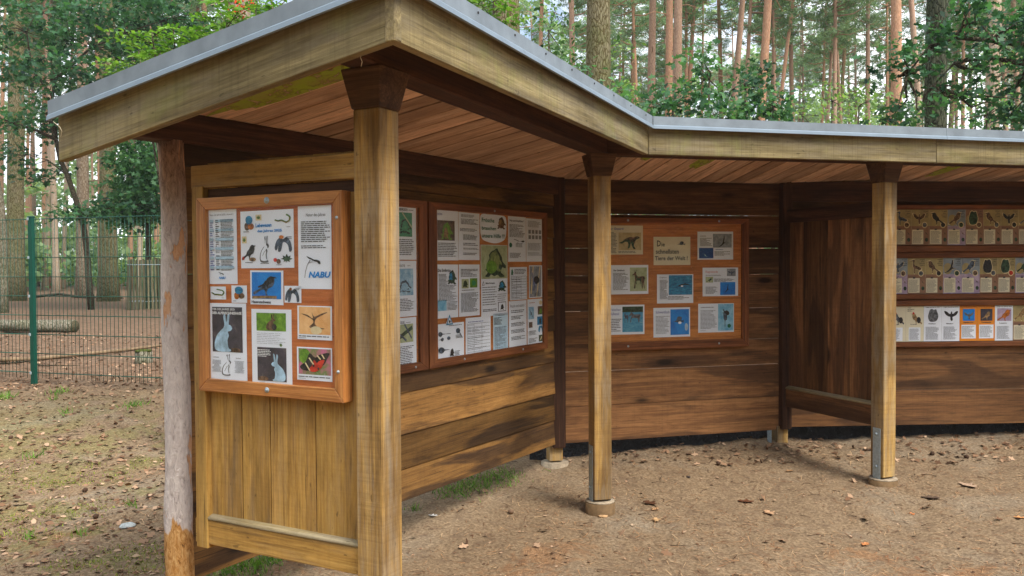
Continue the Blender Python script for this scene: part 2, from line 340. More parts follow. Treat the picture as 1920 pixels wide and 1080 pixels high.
def groundmat():
    M, t, bs = newmat('forest_ground'); co = t.nodes.new('ShaderNodeNewGeometry').outputs['Position']
    sm = noise(t, co, 11, 5, .7, .5)
    big = noise(t, co, .55, 4, .55, .3); med = noise(t, co, 3.2, 5, .6, .4); fn = noise(t, co, 60, 6, .72)
    nd = noise(t, mapped(t, co, (120, 26, 60)), 1, 3, .6, 1.2); nd2 = noise(t, mapped(t, co, (26, 120, 60), (7, 3, 1)), 1, 3, .6, 1.2)
    sand = ramp(t, fn, [(.3, lin((72, 58, 45))), (.46, lin((118, 99, 77))), (.62, lin((148, 127, 101)))])
    lit = ramp(t, fn, [(.3, lin((46, 33, 25))), (.47, lin((92, 68, 51))), (.64, lin((134, 104, 80)))])
    nn = math_(t, 'MAXIMUM', nd, nd2)
    lit = mixc(t, ramp(t, nn, [(.58, (0, 0, 0, 1)), (.68, (1, 1, 1, 1))]), lit, lin((176, 122, 78)))
    sp = t.nodes.new('ShaderNodeSeparateXYZ'); t.links.new(co, sp.inputs[0])
    # sand in front of the wall, needle litter elsewhere
    e = math_(t, 'ADD', math_(t, 'MULTIPLY', math_(t, 'ABSOLUTE', math_(t, 'SUBTRACT', sp.outputs[0], 1.5), 0), .28), math_(t, 'MULTIPLY', math_(t, 'ABSOLUTE', math_(t, 'SUBTRACT', sp.outputs[1], 5.2), 0), .34))
    k = math_(t, 'ADD', e, math_(t, 'ADD', math_(t, 'MULTIPLY', big, .9), math_(t, 'MULTIPLY', med, .75)))
    c = mixc(t, ramp(t, k, [(1.0, (0, 0, 0, 1)), (1.42, (1, 1, 1, 1))]), sand, lit)
    c = mixc(t, ramp(t, sm, [(.36, (.5, .5, .5, 1)), (.5, (0, 0, 0, 1))]), c, lin((92, 74, 60)))
    c = mixc(t, ramp(t, noise(t, co, 1.1, 5, .6, .6), [(.52, (0, 0, 0, 1)), (.68, (.65, .65, .65, 1))]), c, ramp(t, fn, [(.4, lin((118, 107, 91))), (.6, lin((152, 140, 121)))]))
    c = mixc(t, math_(t, 'MULTIPLY', ramp(t, math_(t, 'ADD', math_(t, 'MULTIPLY', sp.outputs[1], -.12), noise(t, co, 1.7, 5, .7, .5)), [(-.06, (0, 0, 0, 1)), (.06, (1, 1, 1, 1))]), .55), c, ramp(t, nn, [(.5, lin((108, 76, 52))), (.66, lin((176, 132, 92)))]))
    # moss at the left, outside the shelter
    ml = ramp(t, math_(t, 'ADD', math_(t, 'MULTIPLY', sp.outputs[0], -.1), math_(t, 'ADD', math_(t, 'MULTIPLY', big, .35), math_(t, 'MULTIPLY', med, .75))), [(.85, (0, 0, 0, 1)), (.92, (1, 1, 1, 1))])
    nr = ramp(t, math_(t, 'MULTIPLY', sp.outputs[1], .1), [(.72, (1, 1, 1, 1)), (.9, (0, 0, 0, 1))])
    ms = ramp(t, fn, [(.3, lin((78, 84, 32))), (.7, lin((128, 134, 58)))])
    c = mixc(t, math_(t, 'MULTIPLY', math_(t, 'MULTIPLY', ml, nr), .3), c, ms)
    # darker leaf soil behind the wall and the fence
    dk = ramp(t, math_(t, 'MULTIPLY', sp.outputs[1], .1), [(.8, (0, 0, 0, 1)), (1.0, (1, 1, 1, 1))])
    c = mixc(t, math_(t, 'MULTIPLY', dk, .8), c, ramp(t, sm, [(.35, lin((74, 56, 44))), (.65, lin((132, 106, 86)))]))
    t.links.new(c, bs.inputs['Base Color']); bs.inputs['Roughness'].default_value = .95; bs.inputs['Specular IOR Level'].default_value = .1
    h = math_(t, 'ADD', math_(t, 'MULTIPLY', fn, .5), math_(t, 'ADD', math_(t, 'MULTIPLY', nn, .4), math_(t, 'MULTIPLY', med, .6)))
    bump(t, bs, h, .6, .011); return M
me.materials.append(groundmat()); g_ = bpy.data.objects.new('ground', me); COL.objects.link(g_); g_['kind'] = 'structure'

# ---------------------------------------------------------------- the shelter
SH = empty('display_shelter', (0.4, 5, 0), 'open timber display shelter with angled walls, square posts and grey metal roof edge', 'shelter')
B = Wall(-1.35, 3.55, 31.1); C = Wall(.347, 6.36, 74.2); E = Wall(2.08, 6.85, 86.5)
A = Wall(-1.372, 3.477, 118.7)     # end panel; plane runs through the near corner of the first post
def ang(v): return math.degrees(math.atan2(v.x, v.y))
class Frame(Wall): pass
def wbox(par, name, W, a, n, z, mat, ax=0, bevel=.003, tone=None, jit=0):
    mb = MB(); mb.box(W, a, n, z, ax, tone, 0, jit); return mb.build(name, mat, par, bevel)

P1 = (-.466, 3.05); P2 = (.539, 5.42); P3 = (2.516, 5.95); P4 = (4.47, 6.48)
def post(x, y, angd, ztop, zbot, collar, plate=True, wid=.112, mat=None, capw=.10, light=True):
    W = Wall(x, y, angd); h = wid/2; g = GZ(x, y)
    mb = MB(); mb.box(W, (-h, h), (-h, h), (zbot, ztop), ax=2, tone=.6)
    o = mb.build('post', mat or W_FACE, SH, .004)
    # flared block on top: real tapered solid
    if capw:
        for nm, z0, z1, a0, a1 in (('post_cap', ztop, ztop+.135, h+.004, h+.030),):
            P = []
            for i in (-1, 1):
                for j in (-1, 1):
                    for k in (0, 1):
                        r = a1 if k else a0; P.append(W.P(i*r, j*r, z1 if k else z0))
            cb = MB(); cb.hexa(P, ax=0, tone=.4); q = cb.build(nm, W_CAP, SH, .004)
    if collar:
        mb = MB(); r = collar; zt = zbot-.012
        mb.tube([(x, y, g-.12), (x, y, zt-.008)], r, 28, tone=.5, mi=1)
        mb.tube([(x, y, zt-.0075), (x, y, zt)], [r, r*.96], 28, tone=.5, mi=0)
        mb.build('concrete_collar', [CONC, CONCW], SH)
    if plate:
        for sgn in (-1, 1):
            mb = MB(); p0 = zbot-.03; p1 = zbot+.33
            mb.box(W, (sgn*h if sgn > 0 else -h-.006, h+.006 if sgn > 0 else -h), (-.033, .033), (p0, p1), ax=2)
            pl = mb.build('steel_strap', STEEL, SH, .002)
            for zz in (p1-.04, p0+.1):
                bb = MB(); c0 = W.P(sgn*(h+.006), 0, zz); bb.tube([c0, c0+W.d*sgn*.008], .011, 6); bb.build('bolt', STEEL, pl)
    return W
W1 = post(P1[0], P1[1], 118.7, 2.085, -.05, 0, False)
W2 = post(P2[0], P2[1], 76, 2.09, .105, .092)
W3 = post(P3[0], P3[1], 66, 2.09, .105, .095)
W4 = post(P4[0], P4[1], 75, 2.09, .16, .095)

# roof geometry: wall line / fascia line, both horizontal
KZ, IZ = 2.2, 2.2
K = Vector((-.334, 2.56, 0)); I = Vector((.81, 5.23, 0)); dF2 = Wall(0, 0, 75.3).d; J = I + dF2*5.2
def line_d(p, a, d):        # signed distance, + to the right of direction d
    n = Vector((d.y, -d.x, 0)); return (Vector((p[0], p[1], 0))-a).dot(n)
dF1 = (I-K).normalized(); dB = B.d; dC = C.d
def roofz(p, sec):
    if sec == 1: a = line_d(p, B.p, dB); b = -line_d(p, K, dF1)
    else: a = line_d(p, C.p, dC); b = -line_d(p, I, dF2)
    return 2.17 + .20*a/max(a+b, .3)
def clip(poly, a, n):       # keep side where (p-a).n >= 0
    out = []
    for i in range(len(poly)):
        p, q = poly[i], poly[(i+1) % len(poly)]; dp, dq = (p-a).dot(n), (q-a).dot(n)
        if dp >= 0: out.append(p)
        if (dp >= 0) != (dq >= 0): out.append(p + (q-p)*(dp/(dp-dq)))
    return out
def slab(mb, poly, zf, th, gd, gn, tone, mi=0):
    n = len(poly); off = Vector((rnd.uniform(0, 40), rnd.uniform(0, 40), 0))
    lo = [Vector((p.x, p.y, zf(p))) for p in poly]; hi = [q+Vector((0, 0, th)) for q in lo]
    g = [(p.dot(gd)+off.x, p.dot(gn)+off.y, 0) for p in poly]*2
    ar = sum(poly[i].x*poly[(i+1) % n].y-poly[(i+1) % n].x*poly[i].y for i in range(n))
    fs = [tuple(range(n)), tuple(range(n, 2*n))[::-1]] + [(i, i+n, (i+1) % n+n, (i+1) % n) for i in range(n)]
    if ar > 0: fs = [tuple(reversed(f)) for f in fs]
    mb.add(lo+hi, fs, g, tone, mi)
crn = C.p.copy()
dEnd = Vector((-.877, .48, 0)).normalized()
L1 = K + dEnd*1.55
backB = lambda s: B.p + B.d*s - B.n*.22
mit = (crn-I).normalized(); crb = crn + mit*.25
sec1 = [K+dF1*0, I, crb, L1]; sec2 = [I, J, C.p + C.d*6.6 - C.n*.22, crb]
ce = MB()
def planks(mb, poly, d, n, zf, w0=.135, gap=.012):
    mn = min(p.dot(n) for p in poly); mxx = max(p.dot(n) for p in poly); x = mn
    while x < mxx:
        w_ = w0*rnd.uniform(.92, 1.08)
        q = clip(poly, n*(x+gap/2), n); q = clip(q, n*(x+w_-gap/2), -n) if q else q
        if len(q) > 2:
            dz = rnd.uniform(-.002, .002); slab(mb, q, lambda p: zf(p)+dz, .022, d, n, rnd.random())
        x += w_
ROOF = MB()
planks(ce, sec1, dEnd, Vector((-dEnd.y, dEnd.x, 0)).normalized(), lambda p: roofz(p, 1), .15)
planks(ce, sec2, C.n*-1, C.d, lambda p: roofz(p, 2), .125)
RF = MB()
slab(RF, sec1, lambda p: roofz(p, 1)+.026, .014, dEnd, dF1, .5); slab(RF, sec2, lambda p: roofz(p, 2)+.026, .014, dF2, dF1, .5)
rf = RF.build('roof', BITUM, SH)
# ceiling boards are a sub-part of the roof
cl = ce.build('ceiling_boards', W_CEIL, None); cl.parent = rf; cl.location = (0, 0, 0)
mo = MB()   # patches of green algae: thin growth on single boards
def algae_patch(mb, cx, cy, d, sec, L, wd, seed):
    r_ = random.Random(seed); n = Vector((-d.y, d.x, 0)); c = Vector((cx, cy, 0)); pts = []
    for k in range(28):
        a = 2*math.pi*k/28; rr = r_.uniform(.75, 1.1); pts.append(c + d*math.cos(a)*L*rr + n*max(-1, min(1, math.sin(a)*1.3))*wd)
    lo = [Vector((p.x, p.y, roofz(p, sec)-.0035)) for p in pts]; mb.add(lo, [tuple(range(28))], tone=.5)
ALG, t_, b_ = newmat('algae'); co_ = t_.nodes.new('ShaderNodeNewGeometry').outputs['Position']
n_ = noise(t_, mapped(t_, co_, (9, 9, 9)), 1, 5, .7, .4)
t_.links.new(ramp(t_, n_, [(.3, lin((150, 140, 70))), (.6, lin((150, 172, 44)))]), b_.inputs['Base Color']); b_.inputs['Roughness'].default_value = .95
tb = t_.nodes.new('ShaderNodeBsdfTransparent'); mm = t_.nodes.new('ShaderNodeMixShader')
t_.links.new(ramp(t_, noise(t_, mapped(t_, co_, (14, 10, 9)), 1, 5, .7, .8), [(.32, (0, 0, 0, 1)), (.50, (1, 1, 1, 1))]), mm.inputs[0])
t_.links.new(tb.outputs[0], mm.inputs[1]); t_.links.new(b_.outputs[0], mm.inputs[2]); t_.links.new(mm.outputs[0], t_.nodes['Material Output'].inputs[0])
for ar_ in ((-.70, 3.37, dEnd, 1, .62, .075, 1), (-.72, 3.20, dEnd, 1, .5, .07, 2), (1.35, 5.98, -C.n, 2, .3, .06, 3), (.95, 5.78, -C.n, 2, .2, .05, 5), (3.3, 6.55, -C.n, 2, .3, .06, 6)):
    mo = MB(); algae_patch(mo, *ar_); al = mo.build('algae_stain', ALG, None); al.parent = rf; al.location = (0, 0, 0)

def sloped_board(p, q, inn, zb0, zb1, zt0, zt1, th, mat, name, tone=.6, bevel=.003, out=0, par=SH):
    """board between plan points p and q, thickness th towards inn"""
    P = []
    for a, zb, zt in ((p, zb0, zt0), (q, zb1, zt1)):
        for k in (0, 1):
            for z in (zb, zt):
                v = a + inn*(th*k-out); P.append(Vector((v.x, v.y, z)))
    mb = MB(); mb.hexa(P, tone=tone, ax=0); return mb.build(name, mat, par, bevel)
n1 = Vector((dF1.y, -dF1.x, 0))*-1; n2 = Vector((dF2.y, -dF2.x, 0))*-1; nE = Vector((-.48, -.877, 0)).normalized()*-1
FH = .185
sloped_board(K, I, n1, KZ, IZ, KZ+FH, IZ+FH, .035, W_FASC, 'fascia_board')
Js = I + dF2*2.02
sloped_board(I+dF2*.002, Js, n2, IZ, IZ, IZ+FH, IZ+FH, .035, W_FASC, 'fascia_board', .75)
sloped_board(Js+dF2*.003, J, n2, IZ, IZ, IZ+FH, IZ+FH, .035, W_FASC, 'fascia_board', .5)
KE = K - n1*0 ; zl = 1.946
sloped_board(K - nE*.0005, L1, nE, KZ+.003, zl, KZ+FH, zl+FH, .035, W_FASC, 'fascia_board', .65)
# zinc edge trim: upright strip and outward kick at its foot
def trim(p, q, inn, z0, z1, name='metal_roof_edge', e0=0, e1=0):
    d = (q-p).normalized(); p = p - d*e0; q = q + d*e1
    mb = MB(); pr = [(-.030, .148), (-.040, .149), (-.037, .166), (-.032, .171), (-.032, .222), (.05, .227), (.05, .223), (-.028, .218), (-.028, .168)]
    n = len(pr); vs = []
    for a, z in ((p, z0), (q, z1)):
        for o, h in pr: vv_ = a + inn*o; vs.append(Vector((vv_.x, vv_.y, z+h)))
    fs = []
    for i in range(n): fs.append((i, (i+1) % n, (i+1) % n+n, i+n))
    fs += [tuple(range(n))[::-1], tuple(range(n, 2*n))]
    mb.add(vs, fs); 
    for k, f in enumerate(mb.f):
        if k in (0, 1, 2): mb.mi[k] = 1
    o = mb.build(name, [ZINC, ZINCB], SH)
    bm = bmesh.new(); bm.from_mesh(o.data); bmesh.ops.recalc_face_normals(bm, faces=bm.faces); bm.to_mesh(o.data); bm.free(); return o
trim(K, I, n1, KZ, IZ, e0=.036, e1=-.016); trim(I, Js, n2, IZ, IZ, e0=-.02, e1=.05); trim(Js+dF2*.052, J, n2, IZ, IZ)
trim(K, L1, nE, KZ, zl, e0=.036, e1=.012)
# beams on the posts
def beam(p, q, z0, z1, wd, name='beam', mat=W_DARK):
    d = (q-p).normalized(); n = Vector((d.y, -d.x, 0)); mb = MB(); P = []
    for a in (p, q):
        for k in (-1, 1):
            for z in (z0, z1): v = a + n*k*wd/2; P.append(Vector((v.x, v.y, z)))
    mb.hexa(P, ax=0, tone=.5); return mb.build(name, mat, SH, .004)
v1 = Vector((P1[0], P1[1], 0)); v2 = Vector((P2[0], P2[1], 0)); v3 = Vector((P3[0], P3[1], 0)); v4 = Vector((P4[0], P4[1], 0))
dd = (v2-v1).normalized(); beam(v1-dd*.25, v2-dd*.02, 2.222, 2.334, .12)
d2 = (v3-v2).normalized(); beam(v2+dd*.015+d2*.02, v3+d2*3.2, 2.222, 2.332, .12)
# rear wall plate
beam(B.P(-.30, -.02, 0), B.P(3.22, -.02, 0), 2.05, 2.172, .10, 'wall_plate')

# walls: horizontal boards, one part per wall face; each board separate inside the mesh with real gaps; shade under the roof is put into the upper tones
def boards(name, W, s0, s1, zs, mat, n=(0, .024), gap=.004, par=SH, tones=None, lap=.0):
    mb = MB()
    for i in range(len(zs)-1):
        g = gap*rnd.uniform(.4, 1.5); tn = tones[i] if tones and i < len(tones) else None
        if lap:
            P = []; o_ = rnd.uniform(-.002, .002)
            for s_ in (s0, s1):
                for nn, out in ((n[0], 0), (n[1], 1)):
                    for z_e, l_ in ((zs[i]+g/2, lap), (zs[i+1]-g/2, 0)): P.append(W.P(s_, nn+o_+(l_ if out else 0), z_e))
            mb.hexa(P, tone=tn, ax=0)
        else: mb.box(W, (s0, s1), (n[0], n[1]+rnd.uniform(-.002, .003)), (zs[i]+g/2, zs[i+1]-g/2), 0, tn, jit=.0012)
    return mb.build(name, mat, par, .002)
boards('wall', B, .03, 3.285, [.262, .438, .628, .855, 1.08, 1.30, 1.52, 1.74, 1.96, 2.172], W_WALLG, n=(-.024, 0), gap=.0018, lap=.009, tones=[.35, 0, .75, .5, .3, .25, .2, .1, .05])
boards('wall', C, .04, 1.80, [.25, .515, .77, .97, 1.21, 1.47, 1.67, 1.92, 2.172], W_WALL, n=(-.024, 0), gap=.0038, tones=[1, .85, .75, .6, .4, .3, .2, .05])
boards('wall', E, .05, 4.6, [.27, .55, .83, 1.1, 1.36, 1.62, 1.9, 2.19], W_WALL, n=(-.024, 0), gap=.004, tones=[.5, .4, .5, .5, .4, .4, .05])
wbox(SH, 'wall_plate', E, (.05, 4.6), (0.001, .03), (2.03, 2.185), W_DARK)
# corner posts
def cpost(W, a, n, zt, zb, zc, foot=True):
    wbox(SH, 'corner_post', W, a, n, (zc, zt), W_DARK, 2, tone=.3)
    if foot:
        fa = (a[0]-.02, a[1]-.01); wbox(SH, 'post_foot', W, fa, (n[0]-.05, n[1]-.035), (zb, zc+.02), W_FACE, 2)
cpost(C, (-.075, .015), (.002, .07), 2.172, .135, .235)
c_ = C.P(-.045, .0, 0); mb = MB(); mb.tube([(c_.x, c_.y, -.1), (c_.x, c_.y, .125)], .1, 28); mb.build('concrete_collar', CONC, SH)
cpost(C, (1.80, 1.885), (-.02, .05), 2.172, .12, .262)
wbox(SH, 'steel_strap', C, (1.735, 1.74), (-.06, .0), (.11, .262), STEEL)
# round barked post
mb = MB(); pts = []; rad = []
for i in range(34):
    t = i/33; z = -.1 + t*2.155; pts.append(at_depth(330.5 - 5.5*t, 500, 3.545).xy.to_3d() + Vector((0.004*math.sin(i*.5), 0, z))); rad.append((.0535-.005*t)*(1+rnd.uniform(-.012, .012)) + (.003 if z < .62 else 0))
mb.tube(pts, rad, 26, wob=.03); mb.build('round_post', BARKPOST, SH)

# end panel A
pa = lambda px, py, off=0: A.at(px, py, off)
sL = pa(359, 700)[0]; sR = 1.01
rc = -.018
mb = MB(); xs = [pa(381, 850)[0], pa(439, 850)[0], pa(492, 850)[0], pa(578, 850)[0], pa(668, 850)[0]+.02]
for i in range(4): mb.box(A, (xs[i]+.0018, xs[i+1]-.0018), (-.062, -.040), (.50, 1.95), 2, [.6, .45, .8, .35][i], jit=.001)
mb.build('panel_boards', W_PANEL, SH, .002)
wbox(SH, 'panel_stile', A, (sL, xs[0]+.004), (-.085, -.012), (.455, 1.86), W_PANEL, 2, tone=.3)
z_ = lambda px, py: pa(px, py, rc)[1]
zt1, zt0 = pa(359, 311, rc)[1], pa(361, 354, rc)[1]
wbox(SH, 'panel_rail', A, (sL-.01, sR), (-.10, rc), (zt0, zt1), W_PANEL, tone=.6)
wbox(SH, 'panel_rail', A, (sL+.02, sR), (-.095, rc-.02), (zt0-.045, zt0-.002), W_DARK, tone=.9)
zb1, zb0 = pa(359, 969, rc)[1], pa(359, 1014, rc)[1]
wbox(SH, 'panel_rail', A, (sL-.012, sR), (-.10, rc), (zb0, zb1), W_PANEL, tone=.7)
mb = MB(); P = []
for s_ in (sL+.015, sR):
    for n_2 in (-.066, rc+.004):
        for k in (0, 1):
            P.append(A.P(s_, n_2, (zb1+.001 if k == 0 else (zb1+.030 if n_2 < -.05 else zb1+.012))))
mb.hexa(P, tone=.5); mb.build('panel_ledge', W_LEDGE, SH, .003)

# fin panel between wall C and third post
Fp = Vector((P3[0], P3[1], 0)); f0 = C.P(1.86, .04, 0); FN = Wall(f0.x, f0.y, ang(Fp-f0)); FL = (Fp-f0).length - .05
mb = MB(); x = .0; ws = [.16, .26, .22, .24, .3]; tns = [.95, .1, 1.0, .8, .2]
for w_, t1 in zip(ws, tns):
    mb.box(FN, (x+.0015, min(FL, x+w_)-.0015), (-.02, 0), (.60, 1.90), 2, t1, jit=.001); x += w_
mb.build('fin_boards', W_WALL, SH, .002)
wbox(SH, 'fin_rail', FN, (-.02, FL), (-.05, .03), (.44, .575), W_WALL, tone=.45)
mb = MB(); P = []
for s_ in (-.02, FL):
    for n_2 in (.001, .034):
        for k in (0, 1): P.append(FN.P(s_, n_2, .577 if k == 0 else (.604 if n_2 < .01 else .59)))
mb.hexa(P, tone=.9); mb.build('fin_ledge', W_LEDGE, SH, .003)
wbox(SH, 'fin_rail', FN, (-.02, FL), (-.05, .026), (1.865, 1.965), W_DARK, tone=.5)
# added dark strip standing in for black leaf litter at the back wall's foot
mb = MB(); n_s = 60
for k in range(n_s):
    s0 = -.2+k*.12
    W = C if s0 < 1.8 else E; a = s0 if s0 < 1.8 else s0-1.8
    p0 = W.P(a, -.12, 0); p1 = W.P(a+.125, -.12, 0)
    q = [Vector((p0.x, p0.y, GZ(p0.x, p0.y)-.02)), Vector((p1.x, p1.y, GZ(p1.x, p1.y)-.02)), Vector((p1.x+rnd.uniform(-.01, .01), p1.y+.05, GZ(p1.x, p1.y)+.15+rnd.uniform(-.05, .03))), Vector((p0.x, p0.y+.05, GZ(p0.x, p0.y)+.15+rnd.uniform(-.05, .03)))]
    mb.add(q+[v+Vector((0, .006, 0)) for v in q], [(0, 1, 2, 3), (7, 6, 5, 4), (3, 2, 6, 7)])
tag(mb.build('litter_strip', BLACK_LITTER), 'upright black strip with painted glints for dark litter behind the foot of the back wall', 'litter strip')
# ---------------------------------------------------------------- notice boards and what is pinned in them
PAPER = plain('paper', (232, 238, 248), .5, 0, .015, 6); PAPERC = plain('paper_cream', (226, 218, 190), .5, 0, .03, 8)
PAPERB = plain('paper_bluish', (186, 210, 224), .5, 0, .02, 6); PAPERO = plain('card_orange', (226, 140, 44), .5, 0, .03, 8)
INK = plain('ink', (58, 58, 64), .6, 0, .1, 60); INKL = plain('ink_light', (138, 142, 150), .6, 0, .1, 60); BLUEI = plain('ink_blue', (20, 130, 205), .5, 0, .03, 20)
GREENI = plain('ink_green', (28, 112, 82), .5, 0, .05, 20); NAVY = plain('ink_navy', (64, 84, 160), .5, 0, .05, 20); REDI = plain('ink_red', (196, 60, 50), .5, 0, .05, 20)
WHITEI = plain('ink_white', (235, 238, 240), .5, 0, .02, 20); DK = plain('print_dark', (62, 58, 60), .55, 0, .42, 70); GREYB = plain('print_grey', (120, 122, 128), .55, 0, .35, 50)
BROWN = plain('print_brown', (134, 102, 78), .55, 0, .42, 60); TANP = plain('print_tan', (176, 142, 96), .55, 0, .3, 45); HAREW = plain('print_icy_white', (186, 222, 246), .5, 0, .22, 26)
LTBLUE = plain('print_table_blue', (176, 206, 226), .55, 0, .1, 30); SLATE = plain('print_slate', (96, 110, 130), .55, 0, .4, 60); LEAFG = plain('print_leaf_green', (92, 130, 48), .55, 0, .3, 45)
REDP = plain('print_red', (214, 60, 44), .5, 0, .25, 40); CREAMP = plain('print_cream', (232, 214, 170), .5, 0, .1, 40); DKG = plain('print_dark_green', (64, 92, 66), .55, 0, .42, 60)
OR = plain('print_orange', (206, 118, 40), .55, 0, .3, 45)
PH = dict(blue=photo('photo_blue', (10, 104, 196), (24, 140, 222), 9), sea=photo('photo_sea', (8, 84, 128), (48, 150, 196), 26, (160, 210, 230), (1, 1, 3)),
          dark=photo('photo_dark', (44, 42, 54), (72, 66, 78), 20, (120, 110, 100)), grass=photo('photo_grass', (70, 110, 30), (120, 168, 50), 40, (190, 206, 120)),
          sand=photo('photo_sand', (176, 156, 110), (206, 188, 142), 20), orange=photo('photo_orange', (216, 158, 96), (238, 194, 138), 8),
          frog=photo('photo_frog', (74, 96, 50), (150, 160, 96), 26, (206, 206, 170)), green=photo('photo_green', (36, 120, 78), (66, 152, 100), 30, (130, 190, 140)),
          ice=photo('photo_ice', (110, 160, 196), (170, 204, 224), 28, (210, 226, 236)), snow=photo('photo_cyan', (96, 168, 206), (156, 206, 228), 18, (200, 230, 240)),
          meadow=photo('photo_meadow', (150, 162, 120), (184, 192, 152), 24), grey=photo('photo_grey', (110, 116, 124), (160, 168, 176), 30), brown=photo('photo_brown', (62, 48, 40), (118, 96, 76), 22),
          pink=photo('photo_pink', (206, 110, 150), (96, 130, 60), 16, (220, 170, 190)), navy=photo('photo_navy', (14, 58, 126), (24, 78, 150), 14), steppe=photo('photo_steppe', (40, 130, 176), (90, 168, 200), 30, (170, 200, 190), (1, 1, 3)),
          card=photo('card_olive', (150, 136, 96), (178, 158, 104), 9), cardr=photo('card_rust', (136, 98, 74), (152, 116, 92), 9), cardb=photo('card_greyblue', (120, 130, 140), (150, 160, 166), 9), mauve=photo('photo_mauve', (150, 130, 160), (190, 170, 190), 20))
